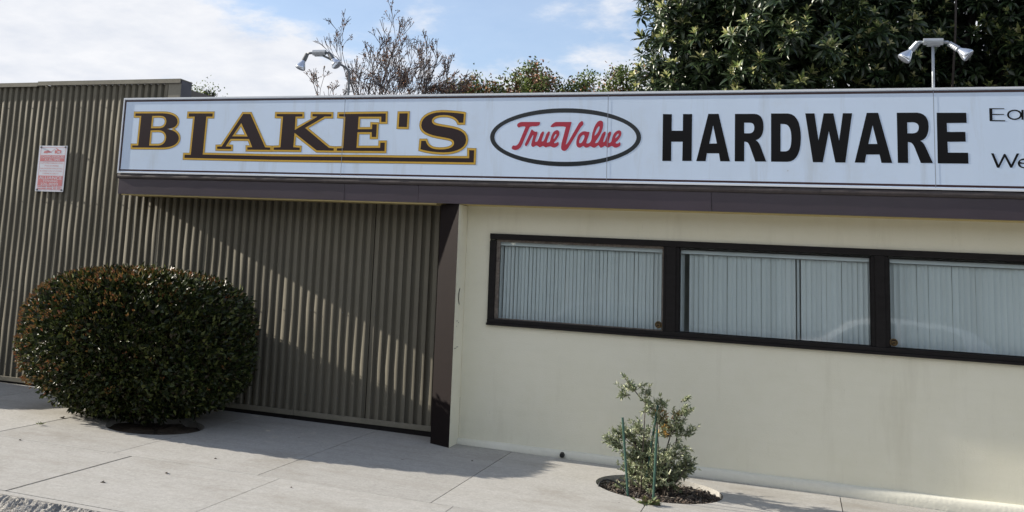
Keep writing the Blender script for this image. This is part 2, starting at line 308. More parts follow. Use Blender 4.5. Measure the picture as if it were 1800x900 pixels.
LETTERS={'gold':[[[(-6.9498,3.2734),(-6.5855,3.2731),(-6.5351,3.2703),(-6.4907,3.2638),(-6.4526,3.2536),(-6.4216,3.2399),(-6.3983,3.2227),(-6.3833,3.2021),(-6.3772,3.178),(-6.3784,3.1584),(-6.3848,3.1416),(-6.3969,3.1272),(-6.415,3.1154),(-6.4397,3.106),(-6.4713,3.0988),(-6.5102,3.0938),(-6.4718,3.088),(-6.4369,3.0788),(-6.4062,3.0665),(-6.3806,3.0511),(-6.3608,3.0326),(-6.3477,3.0112),(-6.342,2.987),(-6.3469,2.9601),(-6.3622,2.9369),(-6.3871,2.9176),(-6.4205,2.9023),(-6.4617,2.8912),(-6.5096,2.8845),(-6.5634,2.8824),(-6.9518,2.8816),(-6.9542,2.9044),(-6.8734,2.905),(-6.8674,3.2439),(-6.9485,3.2443)],[(-6.7198,3.2433),(-6.6179,3.2444),(-6.5935,3.2424),(-6.5732,3.2379),(-6.5569,3.231),(-6.5443,3.2219),(-6.5351,3.2106),(-6.5291,3.1973),(-6.5261,3.1821),(-6.5278,3.161),(-6.5337,3.1433),(-6.5437,3.1287),(-6.5575,3.1174),(-6.5751,3.1093),(-6.5963,3.1044),(-6.6211,3.1028),(-6.7229,3.1028)],[(-6.7248,3.0777),(-6.6188,3.0801),(-6.5878,3.0766),(-6.5629,3.0693),(-6.5435,3.0588),(-6.5289,3.0455),(-6.5187,3.03),(-6.5122,3.0126),(-6.5089,2.9938),(-6.5128,2.9675),(-6.5224,2.9461),(-6.5368,2.9295),(-6.5552,2.9174),(-6.577,2.9095),(-6.6013,2.9055),(-6.6273,2.9052),(-6.7263,2.9045)]],[[(-6.2389,3.2698),(-5.9316,3.2683),(-5.9317,3.2327),(-6.0105,3.233),(-6.0179,2.8101),(-5.1707,2.8025),(-3.9665,2.8055),(-3.7176,2.8035),(-2.9716,2.8055),(-2.9751,2.886),(-2.9234,2.8845),(-2.9237,2.7634),(-3.7155,2.7643),(-5.1413,2.7622),(-6.2485,2.7707),(-6.2493,2.8055),(-6.1705,2.8063),(-6.1598,3.2335),(-6.2398,3.2339)]],[[(-5.5484,3.2605),(-5.4598,3.26),(-5.2502,2.8963),(-5.1875,2.8939),(-5.1855,2.8688),(-5.4647,2.8693),(-5.4669,2.8953),(-5.4067,2.8958),(-5.4532,2.9851),(-5.6833,2.9855),(-5.7366,2.9035),(-5.666,2.9011),(-5.6652,2.8734),(-5.8406,2.8741),(-5.8421,2.8998),(-5.7863,2.9016)],[(-5.5646,3.1596),(-5.4735,3.0126),(-5.6634,3.0141)]],[[(-5.1386,3.2585),(-4.8315,3.257),(-4.8295,3.2298),(-4.9118,3.2287),(-4.909,3.0845),(-4.6544,3.2277),(-4.7127,3.2308),(-4.713,3.2564),(-4.4925,3.2539),(-4.4923,3.2285),(-4.5697,3.2288),(-4.7894,3.1073),(-4.4988,2.8971),(-4.4422,2.892),(-4.4421,2.8669),(-4.6368,2.868),(-4.9106,3.0538),(-4.9132,2.8996),(-4.8363,2.8959),(-4.8367,2.8697),(-5.1458,2.8706),(-5.1453,2.8942),(-5.0661,2.8984),(-5.0606,3.2293),(-5.1383,3.2332)]],[[(-4.4048,3.2535),(-3.8805,3.2579),(-3.8776,3.1696),(-3.9267,3.1697),(-3.9283,3.2236),(-4.1817,3.2245),(-4.1832,3.0937),(-4.0238,3.0952),(-4.0246,3.1457),(-3.9736,3.1442),(-3.9732,3.0126),(-4.0225,3.0124),(-4.0255,3.0627),(-4.185,3.0624),(-4.1859,2.8996),(-3.9227,2.9017),(-3.9236,2.9551),(-3.874,2.9554),(-3.8726,2.8679),(-4.4057,2.8672),(-4.4074,2.8923),(-4.3344,2.895),(-4.331,3.2251),(-4.4055,3.2296)]],[[(-3.7313,3.2571),(-3.6412,3.258),(-3.6429,3.116),(-3.733,3.118)]],[[(-3.0449,3.2483),(-3.0479,3.1601),(-3.0934,3.1601),(-3.1035,3.1796),(-3.1188,3.1965),(-3.1385,3.2108),(-3.1621,3.2223),(-3.1892,3.2307),(-3.219,3.2359),(-3.251,3.2378),(-3.28,3.237),(-3.3065,3.234),(-3.3299,3.2286),(-3.3494,3.2206),(-3.3644,3.2098),(-3.3741,3.196),(-3.3779,3.1788),(-3.3736,3.1623),(-3.3628,3.1499),(-3.3464,3.1407),(-3.325,3.1337),(-3.2994,3.1283),(-3.2703,3.1233),(-3.2384,3.118),(-3.1928,3.1108),(-3.1478,3.1024),(-3.1056,3.0913),(-3.0686,3.0759),(-3.0389,3.0547),(-3.0187,3.026),(-3.0103,2.9884),(-3.0156,2.9542),(-3.0335,2.9253),(-3.062,2.9018),(-3.0989,2.8836),(-3.1422,2.8706),(-3.19,2.8629),(-3.2401,2.8603),(-3.2806,2.8612),(-3.319,2.8633),(-3.3553,2.8666),(-3.3899,2.871),(-3.4229,2.8764),(-3.4544,2.8829),(-3.4848,2.8903),(-3.4807,2.976),(-3.4334,2.9762),(-3.4245,2.9534),(-3.4114,2.934),(-3.3941,2.918),(-3.3725,2.9056),(-3.3468,2.8968),(-3.3171,2.8915),(-3.2832,2.89),(-3.2441,2.8911),(-3.2106,2.8953),(-3.1829,2.9023),(-3.1611,2.912),(-3.1455,2.924),(-3.1363,2.9383),(-3.1337,2.9545),(-3.1385,2.9719),(-3.1503,2.985),(-3.1676,2.9945),(-3.1894,3.0013),(-3.2143,3.0065),(-3.2411,3.0108),(-3.2683,3.0153),(-3.3179,3.0238),(-3.3636,3.0339),(-3.404,3.0466),(-3.438,3.0623),(-3.4643,3.0818),(-3.4817,3.1058),(-3.4888,3.135),(-3.4849,3.1679),(-3.4702,3.1968),(-3.4461,3.2212),(-3.4138,3.2409),(-3.3745,3.2554),(-3.3296,3.2644),(-3.2804,3.2677),(-3.247,3.267),(-3.2131,3.2655),(-3.1791,3.2632),(-3.1451,3.2603),(-3.1116,3.2569),(-3.0788,3.2531),(-3.047,3.249)]]],'black':[[[(-1.1289,3.2384),(-1.0496,3.2367),(-1.0497,3.0826),(-0.9515,3.0827),(-0.9513,3.2375),(-0.8707,3.2371),(-0.8718,2.8052),(-0.9536,2.8041),(-0.9518,2.9813),(-1.0516,2.9807),(-1.0507,2.8029),(-1.1294,2.8019)]],[[(-0.7304,3.2377),(-0.6417,3.2379),(-0.5434,2.8062),(-0.626,2.8052),(-0.637,2.8775),(-0.7401,2.8765),(-0.751,2.8048),(-0.832,2.8038)],[(-0.6878,3.1322),(-0.6553,2.9671),(-0.7197,2.9654)]],[[(-0.5022,3.2366),(-0.3381,3.2364),(-0.3156,3.2325),(-0.2975,3.223),(-0.2836,3.2087),(-0.2734,3.1903),(-0.2666,3.1686),(-0.2628,3.1443),(-0.2617,3.1182),(-0.2635,3.0906),(-0.268,3.0667),(-0.275,3.0463),(-0.2844,3.0294),(-0.2962,3.0158),(-0.3102,3.0053),(-0.3265,2.9979),(-0.3151,2.9893),(-0.3056,2.9786),(-0.2976,2.9661),(-0.2907,2.9523),(-0.2849,2.9374),(-0.2796,2.9218),(-0.2746,2.9059),(-0.2403,2.8083),(-0.3312,2.8071),(-0.3788,2.9488),(-0.3838,2.9605),(-0.3889,2.9693),(-0.3944,2.9755),(-0.4004,2.9797),(-0.4069,2.9824),(-0.4142,2.9839),(-0.4225,2.9848),(-0.4234,2.8071),(-0.5029,2.8061)],[(-0.4239,3.156),(-0.3731,3.1559),(-0.362,3.1534),(-0.3536,3.149),(-0.3475,3.1429),(-0.3434,3.1355),(-0.3409,3.1271),(-0.3396,3.1181),(-0.3393,3.1087),(-0.3408,3.0952),(-0.3439,3.0841),(-0.3487,3.0752),(-0.3551,3.0685),(-0.3632,3.0639),(-0.3731,3.0612),(-0.3847,3.0603),(-0.4238,3.0602)]],[[(-0.1997,3.2389),(-0.0595,3.2382),(-0.0305,3.2308),(-0.0066,3.214),(0.0124,3.1886),(0.0268,3.1555),(0.0366,3.1157),(0.0423,3.0701),(0.0439,3.0195),(0.041,2.9632),(0.0333,2.9158),(0.0211,2.8772),(0.0047,2.8471),(-0.0156,2.8257),(-0.0397,2.8127),(-0.0671,2.8081),(-0.2006,2.8076)],[(-0.1214,3.1443),(-0.0884,3.143),(-0.071,3.1374),(-0.0576,3.1264),(-0.0477,3.1106),(-0.0409,3.0907),(-0.0366,3.0674),(-0.0344,3.0412),(-0.0339,3.0129),(-0.0354,2.9815),(-0.0385,2.9558),(-0.0435,2.9354),(-0.0503,2.92),(-0.0592,2.9092),(-0.0703,2.9028),(-0.0837,2.9002),(-0.1223,2.8999)]],[[(0.0802,3.2387),(0.1547,3.2383),(0.185,2.9986),(0.2282,3.238),(0.3056,3.2376),(0.3486,2.9976),(0.3804,3.2384),(0.4536,3.238),(0.3954,2.8081),(0.3164,2.8071),(0.2682,3.0802),(0.2176,2.8082),(0.139,2.8071)]],[[(0.5672,3.2405),(0.6553,3.2406),(0.7556,2.8095),(0.6738,2.8084),(0.6606,2.8803),(0.5587,2.8787),(0.5459,2.8084),(0.4679,2.8086)],[(0.6113,3.1315),(0.6445,2.9711),(0.5761,2.9706)]],[[(0.7978,3.2399),(0.9526,3.2403),(0.9769,3.2349),(0.9966,3.2247),(1.0119,3.2101),(1.0231,3.1916),(1.0306,3.1698),(1.0347,3.1452),(1.0355,3.1182),(1.0327,3.0899),(1.0277,3.0658),(1.0206,3.0455),(1.0114,3.0289),(1.0,3.0157),(0.9865,3.0056),(0.9708,2.9986),(0.9799,2.993),(0.9877,2.9855),(0.9942,2.9766),(0.9998,2.9666),(1.0047,2.9561),(1.0092,2.9455),(1.0134,2.9351),(1.0594,2.8124),(0.9704,2.8112),(0.9256,2.9463),(0.9195,2.9597),(0.9136,2.9699),(0.9076,2.9775),(0.9013,2.9827),(0.8943,2.9861),(0.8863,2.9881),(0.877,2.9892),(0.8761,2.8111),(0.7977,2.81)],[(0.8751,3.157),(0.9196,3.1581),(0.9326,3.1555),(0.9427,3.1513),(0.9504,3.1458),(0.9557,3.139),(0.9592,3.131),(0.9609,3.1221),(0.9613,3.1123),(0.9596,3.0984),(0.9559,3.0871),(0.9503,3.0782),(0.9431,3.0715),(0.9343,3.067),(0.9241,3.0644),(0.9124,3.0635),(0.8759,3.0634)]],[[(1.0975,3.2383),(1.3141,3.2372),(1.3153,3.1522),(1.1697,3.1506),(1.1705,3.0759),(1.3037,3.0762),(1.3041,2.9945),(1.1709,2.992),(1.1723,2.9014),(1.3186,2.9016),(1.3192,2.8113),(1.0952,2.81)]],[[(1.4807,3.2752),(1.5885,3.2729),(1.5883,3.267),(1.5026,3.2661),(1.5021,3.2268),(1.5864,3.2249),(1.5849,3.219),(1.5018,3.2179),(1.5018,3.1757),(1.5916,3.1733),(1.5907,3.1645),(1.4807,3.1662)]],[[(1.7115,3.2185),(1.7106,3.2118),(1.7085,3.2053),(1.7051,3.1992),(1.7006,3.1935),(1.695,3.1884),(1.6886,3.1841),(1.6814,3.1806),(1.6737,3.1781),(1.6656,3.1766),(1.6573,3.1761),(1.649,3.1766),(1.641,3.1782),(1.6334,3.1808),(1.6264,3.1843),(1.6202,3.1887),(1.615,3.1938),(1.6108,3.1995),(1.6078,3.2057),(1.606,3.2122),(1.6056,3.2189),(1.6065,3.2256),(1.6086,3.2321),(1.612,3.2383),(1.6166,3.244),(1.6221,3.2491),(1.6286,3.2534),(1.6358,3.2569),(1.6436,3.2594),(1.6517,3.2609),(1.6601,3.2614),(1.6683,3.2608),(1.6763,3.2592),(1.6839,3.2566),(1.6909,3.253),(1.697,3.2487),(1.7022,3.2435),(1.7064,3.2378),(1.7093,3.2316),(1.711,3.2251)],[(1.6972,3.2185),(1.6966,3.2136),(1.695,3.2088),(1.6925,3.2042),(1.6892,3.2),(1.6852,3.1962),(1.6805,3.193),(1.6753,3.1905),(1.6696,3.1886),(1.6637,3.1875),(1.6576,3.1871),(1.6516,3.1875),(1.6458,3.1887),(1.6402,3.1906),(1.6351,3.1932),(1.6306,3.1964),(1.6268,3.2002),(1.6237,3.2045),(1.6216,3.2091),(1.6203,3.2139),(1.62,3.2189),(1.6206,3.2238),(1.6222,3.2287),(1.6247,3.2332),(1.628,3.2375),(1.632,3.2412),(1.6368,3.2444),(1.642,3.247),(1.6477,3.2489),(1.6536,3.25),(1.6597,3.2503),(1.6657,3.2499),(1.6716,3.2487),(1.6771,3.2468),(1.6822,3.2442),(1.6867,3.2409),(1.6905,3.2371),(1.6935,3.2329),(1.6957,3.2283),(1.6969,3.2235)]],[[(1.7079,3.2589),(1.7246,3.2588),(1.7218,3.1766),(1.707,3.1774)]],[[(1.4828,2.8988),(1.5011,2.899),(1.5333,2.8044),(1.5729,2.8946),(1.5841,2.8947),(1.623,2.8078),(1.6631,2.8991),(1.6817,2.8993),(1.6283,2.781),(1.6147,2.7808),(1.579,2.8691),(1.5369,2.7789),(1.5213,2.7809)]],[[(1.7639,2.8192),(1.7631,2.8128),(1.7611,2.8067),(1.758,2.8008),(1.7539,2.7953),(1.7489,2.7904),(1.743,2.7862),(1.7365,2.7828),(1.7295,2.7802),(1.7221,2.7786),(1.7146,2.778),(1.7071,2.7784),(1.6999,2.7798),(1.693,2.7821),(1.6867,2.7853),(1.6811,2.7894),(1.6763,2.7941),(1.6725,2.7995),(1.6698,2.8054),(1.6683,2.8115),(1.6679,2.8179),(1.6687,2.8242),(1.6707,2.8304),(1.6738,2.8364),(1.6779,2.8419),(1.6829,2.8468),(1.6888,2.851),(1.6954,2.8544),(1.7024,2.8569),(1.7098,2.8585),(1.7173,2.8591),(1.7248,2.8587),(1.7321,2.8573),(1.739,2.8549),(1.7453,2.8517),(1.7508,2.8476),(1.7555,2.8428),(1.7593,2.8375),(1.7619,2.8316),(1.7635,2.8255)],[(1.7472,2.8348),(1.7461,2.832),(1.7429,2.8294),(1.738,2.8271),(1.7316,2.8252),(1.7241,2.8241),(1.7162,2.8236),(1.7082,2.8239),(1.7008,2.8248),(1.6945,2.8265),(1.6897,2.8287),(1.6867,2.8312),(1.6857,2.834),(1.6869,2.8369),(1.69,2.8395),(1.695,2.8419),(1.7014,2.8437),(1.7089,2.8448),(1.7169,2.8453),(1.7248,2.845),(1.7322,2.844),(1.7385,2.8424),(1.7433,2.8402),(1.7463,2.8376)],[(1.6838,2.8145),(1.7576,2.8155),(1.7633,2.8026),(1.7384,2.7914),(1.7298,2.7887),(1.7203,2.7873),(1.7107,2.7875),(1.7016,2.79),(1.6936,2.795),(1.6875,2.803),(1.6838,2.8145)]]],'red':[[[(-2.4987,3.1452),(-2.4863,3.1565),(-2.4742,3.1634),(-2.4622,3.1657),(-2.4503,3.1669),(-2.2784,3.1666),(-2.2755,3.1561),(-2.2816,3.1351),(-2.3067,3.1243),(-2.3506,3.1238),(-2.3748,3.118),(-2.4437,2.9475),(-2.449,2.9353),(-2.4551,2.9222),(-2.4647,2.9106),(-2.4776,2.9004),(-2.492,2.8938),(-2.5079,2.8904),(-2.5246,2.8923),(-2.5421,2.8992),(-2.5472,2.9117),(-2.5399,2.9297),(-2.5295,2.9367),(-2.516,2.9328),(-2.5034,2.9349),(-2.4918,2.9429),(-2.4828,2.9528),(-2.4765,2.9647),(-2.4712,2.9762),(-2.4171,3.1169),(-2.4262,3.1224),(-2.4488,3.1221),(-2.4673,3.1184),(-2.4817,3.1113),(-2.4929,3.1156),(-2.5009,3.1316)]],[[(-2.3484,3.0915),(-2.3363,3.0778),(-2.3201,3.0713),(-2.2996,3.0718),(-2.2976,3.0489),(-2.3139,3.0025),(-2.3196,2.977),(-2.3148,2.9723),(-2.3072,2.9724),(-2.2968,2.9771),(-2.2839,3.0027),(-2.2683,3.049),(-2.252,3.0722),(-2.2351,3.0723),(-2.2344,3.0498),(-2.2499,3.0048),(-2.255,2.9803),(-2.2497,2.9765),(-2.2432,2.9771),(-2.2355,2.9824),(-2.2245,3.0068),(-2.2103,3.0505),(-2.1946,3.0723),(-2.1777,3.0724),(-2.1788,3.0467),(-2.1982,2.9952),(-2.2052,2.9682),(-2.1998,2.9657),(-2.1914,2.9664),(-2.1799,2.9703),(-2.1718,2.9847),(-2.1674,3.0094),(-2.1603,3.0336),(-2.1506,3.0571),(-2.1388,3.0734),(-2.1248,3.0824),(-2.1119,3.0864),(-2.1002,3.0851),(-2.0916,3.078),(-2.0862,3.065),(-2.0845,3.052),(-2.0867,3.039),(-2.0946,3.0214),(-2.1081,2.9993),(-2.1205,2.9824),(-2.1318,2.9706),(-2.1342,2.9631),(-2.1277,2.9598),(-2.1193,2.9604),(-2.1091,2.9652),(-2.1015,2.9701),(-2.0965,2.9754),(-2.0918,2.9702),(-2.0875,2.9547),(-2.0898,2.9424),(-2.0985,2.9332),(-2.1093,2.9258),(-2.122,2.92),(-2.1336,2.918),(-2.144,2.9197),(-2.1538,2.9231),(-2.163,2.9283),(-2.1747,2.9294),(-2.1889,2.9267),(-2.2005,2.9231),(-2.2094,2.9186),(-2.2186,2.9199),(-2.2279,2.9268),(-2.2346,2.9312),(-2.2385,2.933),(-2.2482,2.9297),(-2.2636,2.9212),(-2.276,2.9209),(-2.2855,2.9286),(-2.2948,2.9338),(-2.3041,2.9363),(-2.3158,2.9327),(-2.3298,2.923),(-2.3416,2.9222),(-2.3512,2.9306),(-2.3555,2.9419),(-2.3546,2.9563),(-2.3489,2.9825),(-2.3383,3.0205),(-2.3362,3.0382),(-2.3428,3.0356),(-2.3589,3.0063),(-2.3847,2.9503),(-2.4037,2.927),(-2.4159,2.9363),(-2.4196,2.9465),(-2.3568,3.0928)],[(-2.1154,3.0507),(-2.1127,3.0437),(-2.1162,3.0317),(-2.1261,3.0149),(-2.1338,3.0038),(-2.1393,2.9985),(-2.1408,3.0037),(-2.1381,3.0193),(-2.1318,3.0339),(-2.1218,3.0474)]],[[(-2.1727,3.1235),(-2.1615,3.1392),(-2.1482,3.1518),(-2.133,3.1615),(-2.1193,3.1663),(-1.9756,3.166),(-1.971,3.1602),(-2.0213,2.949),(-2.0175,2.9488),(-2.007,2.96),(-1.999,2.9709),(-1.9023,3.1518),(-1.8918,3.1629),(-1.8762,3.1745),(-1.8647,3.1712),(-1.8572,3.1532),(-1.8596,3.1383),(-1.872,3.1267),(-1.8812,3.1157),(-1.9973,2.914),(-2.0047,2.9043),(-2.0134,2.8952),(-2.0222,2.8893),(-2.031,2.8866),(-2.0407,2.8872),(-2.051,2.891),(-2.0587,2.898),(-2.0636,2.9083),(-2.0654,2.9238),(-2.0638,2.9444),(-2.0617,2.9606),(-2.0247,3.1166),(-2.0498,3.1224),(-2.1027,3.1225),(-2.1324,3.1208),(-2.1388,3.1174),(-2.1511,3.1157),(-2.1692,3.1157)]],[[(-1.7992,3.0714),(-1.8104,3.07),(-1.8238,3.0717),(-1.839,3.0763),(-1.8542,3.0763),(-1.8694,3.0716),(-1.8837,3.0622),(-1.8974,3.0479),(-1.9084,3.0285),(-1.9167,3.0041),(-1.9212,2.9815),(-1.9218,2.9609),(-1.9195,2.9442),(-1.9141,2.9314),(-1.9056,2.9231),(-1.8942,2.9193),(-1.8834,2.92),(-1.8733,2.9252),(-1.8646,2.9304),(-1.8571,2.9356),(-1.8495,2.9335),(-1.8417,2.9241),(-1.8315,2.9197),(-1.8188,2.9203),(-1.8063,2.9245),(-1.7939,2.9322),(-1.7826,2.9323),(-1.7723,2.9247),(-1.7622,2.9203),(-1.7521,2.9191),(-1.7409,2.923),(-1.7286,2.9321),(-1.7193,2.9385),(-1.7132,2.9424),(-1.7068,2.9392),(-1.7004,2.9291),(-1.6952,2.9224),(-1.6914,2.9191),(-1.684,2.9205),(-1.6728,2.9264),(-1.663,2.932),(-1.6544,2.9371),(-1.6469,2.9363),(-1.6405,2.9294),(-1.6336,2.925),(-1.626,2.9231),(-1.6168,2.9247),(-1.6057,2.9298),(-1.5959,2.9337),(-1.5873,2.9363),(-1.5792,2.9338),(-1.5716,2.9263),(-1.5628,2.9223),(-1.553,2.9218),(-1.5419,2.9238),(-1.5296,2.9282),(-1.5192,2.9342),(-1.5108,2.9419),(-1.5081,2.9539),(-1.5114,2.9704),(-1.5171,2.9748),(-1.5251,2.9671),(-1.534,2.9622),(-1.5438,2.9602),(-1.5506,2.962),(-1.5545,2.9679),(-1.5497,2.9765),(-1.5364,2.988),(-1.5237,3.0039),(-1.5118,3.0242),(-1.5047,3.042),(-1.5025,3.0573),(-1.5046,3.07),(-1.5109,3.0801),(-1.5197,3.0852),(-1.5308,3.0852),(-1.5437,3.0801),(-1.5584,3.0699),(-1.5693,3.0584),(-1.5765,3.0457),(-1.5824,3.0304),(-1.587,3.0125),(-1.5904,2.9966),(-1.5925,2.9826),(-1.5997,2.9722),(-1.612,2.9652),(-1.6183,2.9671),(-1.6185,2.9778),(-1.6114,3.0054),(-1.5969,3.0501),(-1.598,3.0724),(-1.6147,3.0723),(-1.6306,3.0487),(-1.6458,3.0014),(-1.6565,2.9761),(-1.6626,2.9728),(-1.667,2.974),(-1.6696,2.9799),(-1.6633,3.0052),(-1.648,3.0499),(-1.6485,3.0723),(-1.6648,3.0722),(-1.683,3.0472),(-1.7031,2.9974),(-1.7188,2.9698),(-1.7299,2.9646),(-1.7387,2.9633),(-1.745,2.9658),(-1.7385,2.9812),(-1.7191,3.0094),(-1.7022,3.0389),(-1.6879,3.0696),(-1.6785,3.0965),(-1.674,3.1196),(-1.6725,3.1401),(-1.6741,3.158),(-1.6794,3.17),(-1.6882,3.1758),(-1.699,3.1778),(-1.7115,3.1758),(-1.7239,3.1678),(-1.7362,3.1536),(-1.747,3.135),(-1.7566,3.1119),(-1.7648,3.0874),(-1.7718,3.0618),(-1.7768,3.0322),(-1.7797,2.9989),(-1.7868,2.9771),(-1.7978,2.9667),(-1.8078,2.9609),(-1.8166,2.9596),(-1.823,2.9609),(-1.8268,2.9647),(-1.82,2.993),(-1.8023,3.0457)],[(-1.8489,3.0398),(-1.845,3.032),(-1.8453,3.0205),(-1.85,3.005),(-1.8578,2.9883),(-1.8687,2.9702),(-1.8793,2.9612),(-1.8894,2.9611),(-1.8946,2.9662),(-1.895,2.9765),(-1.8922,2.9906),(-1.8862,3.0087),(-1.879,3.0229),(-1.8703,3.0332),(-1.8622,3.0397),(-1.8547,3.0423)],[(-1.7078,3.1241),(-1.7052,3.1151),(-1.7079,3.0991),(-1.7162,3.076),(-1.7282,3.0555),(-1.7442,3.0375),(-1.7516,3.0349),(-1.7507,3.0477),(-1.7448,3.067),(-1.7342,3.0927),(-1.7239,3.1113),(-1.7141,3.1228)],[(-1.5277,3.0522),(-1.5264,3.0471),(-1.5293,3.0394),(-1.5365,3.0293),(-1.5452,3.0197),(-1.5555,3.0108),(-1.5592,3.012),(-1.5565,3.0235),(-1.5515,3.0343),(-1.5442,3.0445),(-1.5376,3.0509),(-1.5314,3.0534)]]],'ring':[[[(-1.3224,3.0204),(-1.3247,2.9967),(-1.3321,2.9731),(-1.3446,2.9498),(-1.3621,2.9271),(-1.3846,2.905),(-1.4119,2.8836),(-1.4437,2.8633),(-1.48,2.8441),(-1.5204,2.826),(-1.5646,2.8094),(-1.6124,2.7943),(-1.6635,2.7808),(-1.7175,2.769),(-1.774,2.759),(-1.8326,2.751),(-1.8929,2.7449),(-1.9546,2.7408),(-2.017,2.7389),(-2.0798,2.739),(-2.1425,2.7412),(-2.2046,2.7456),(-2.2656,2.7521),(-2.3251,2.7606),(-2.3826,2.7712),(-2.4376,2.7837),(-2.4896,2.7981),(-2.5383,2.8142),(-2.5832,2.832),(-2.6239,2.8513),(-2.6601,2.8719),(-2.6914,2.8938),(-2.7177,2.9167),(-2.7386,2.9404),(-2.7539,2.9648),(-2.7636,2.9896),(-2.7675,3.0147),(-2.7656,3.0399),(-2.7579,3.0648),(-2.7444,3.0894),(-2.7253,3.1134),(-2.7008,3.1367),(-2.671,3.159),(-2.6362,3.1801),(-2.5967,3.2),(-2.5528,3.2183),(-2.505,3.2351),(-2.4536,3.2501),(-2.3991,3.2632),(-2.3418,3.2744),(-2.2824,3.2836),(-2.2212,3.2906),(-2.1589,3.2956),(-2.0957,3.2984),(-2.0324,3.299),(-1.9693,3.2975),(-1.9069,3.2938),(-1.8457,3.2881),(-1.7862,3.2804),(-1.7288,3.2707),(-1.6739,3.2592),(-1.6218,3.2459),(-1.5731,3.2309),(-1.5279,3.2144),(-1.4866,3.1965),(-1.4494,3.1774),(-1.4167,3.1571),(-1.3886,3.1358),(-1.3653,3.1137),(-1.3469,3.091),(-1.3336,3.0677),(-1.3254,3.0442)],[(-1.3642,3.0208),(-1.3663,3.0006),(-1.3733,2.9806),(-1.3851,2.9609),(-1.4017,2.9415),(-1.423,2.9227),(-1.4487,2.9046),(-1.4788,2.8874),(-1.513,2.871),(-1.5511,2.8557),(-1.5929,2.8416),(-1.638,2.8288),(-1.6862,2.8173),(-1.7371,2.8073),(-1.7903,2.7989),(-1.8456,2.792),(-1.9024,2.7869),(-1.9605,2.7834),(-2.0193,2.7818),(-2.0784,2.7819),(-2.1373,2.7838),(-2.1957,2.7875),(-2.2531,2.793),(-2.309,2.8003),(-2.363,2.8093),(-2.4146,2.8199),(-2.4634,2.8321),(-2.509,2.8457),(-2.5511,2.8608),(-2.5892,2.8771),(-2.6231,2.8946),(-2.6525,2.9131),(-2.677,2.9325),(-2.6965,2.9526),(-2.7108,2.9732),(-2.7197,2.9942),(-2.7233,3.0155),(-2.7214,3.0367),(-2.7141,3.0578),(-2.7013,3.0787),(-2.6833,3.099),(-2.6602,3.1187),(-2.6322,3.1375),(-2.5995,3.1554),(-2.5624,3.1722),(-2.5212,3.1878),(-2.4763,3.202),(-2.428,3.2147),(-2.3768,3.2258),(-2.323,3.2354),(-2.2672,3.2432),(-2.2098,3.2492),(-2.1512,3.2534),(-2.0919,3.2559),(-2.0323,3.2564),(-1.973,3.2552),(-1.9144,3.2522),(-1.8568,3.2474),(-1.8008,3.2409),(-1.7468,3.2328),(-1.6951,3.223),(-1.6462,3.2118),(-1.6002,3.1992),(-1.5577,3.1852),(-1.5188,3.1701),(-1.4838,3.1539),(-1.4529,3.1367),(-1.4264,3.1187),(-1.4045,3.0999),(-1.3872,3.0807),(-1.3746,3.0609),(-1.367,3.0409)]]]}
PLANT_BLOBS=[(-1.32, 0.84, 0.081), (-1.392, 0.76, 0.04), (-1.173, 0.789, 0.049), (-1.143, 0.697, 0.073), (-1.056, 0.692, 0.049), (-1.084, 0.631, 0.065), (-1.062, 0.562, 0.081), (-1.012, 0.539, 0.089), (-0.913, 0.606, 0.065), (-0.829, 0.658, 0.065), (-0.837, 0.742, 0.032), (-0.898, 0.537, 0.081), (-0.8, 0.505, 0.073), (-0.968, 0.486, 0.081), (-1.255, 0.498, 0.097), (-1.415, 0.438, 0.081), (-1.443, 0.348, 0.065), (-1.312, 0.391, 0.097), (-1.209, 0.345, 0.113), (-1.281, 0.28, 0.097), (-1.165, 0.251, 0.113), (-1.25, 0.169, 0.097), (-1.322, 0.132, 0.081), (-1.205, 0.09, 0.113), (-1.079, 0.218, 0.113), (-0.993, 0.172, 0.129), (-0.938, 0.32, 0.081), (-0.911, 0.38, 0.049), (-0.881, 0.2, 0.097), (-0.812, 0.223, 0.057), (-0.95, 0.122, 0.097), (-1.091, 0.076, 0.097), (-1.384, -0.011, 0.049)]
PLANT_STEMS=[[(-0.991, -0.01), (-1.035, 0.111), (-1.065, 0.248), (-1.074, 0.418), (-1.091, 0.602), (-1.201, 0.706), (-1.275, 0.786), (-1.334, 0.839)], [(-1.019, 0.029), (-1.009, 0.312), (-0.968, 0.458), (-0.885, 0.552), (-0.822, 0.658)], [(-1.008, 0.227), (-0.912, 0.478), (-0.786, 0.506)], [(-1.02, 0.057), (-1.208, 0.288), (-1.385, 0.397)], [(-0.991, 0.032), (-0.853, 0.19)], [(-1.019, 0.029), (-1.235, 0.143), (-1.309, 0.219)], [(-1.201, 0.706), (-1.173, 0.789)]]
def gz(x, y):
    return (-.013 * x if x > -3.5 else .0455 - .005 * (x + 3.5)) + .02 * (y - 10.13)

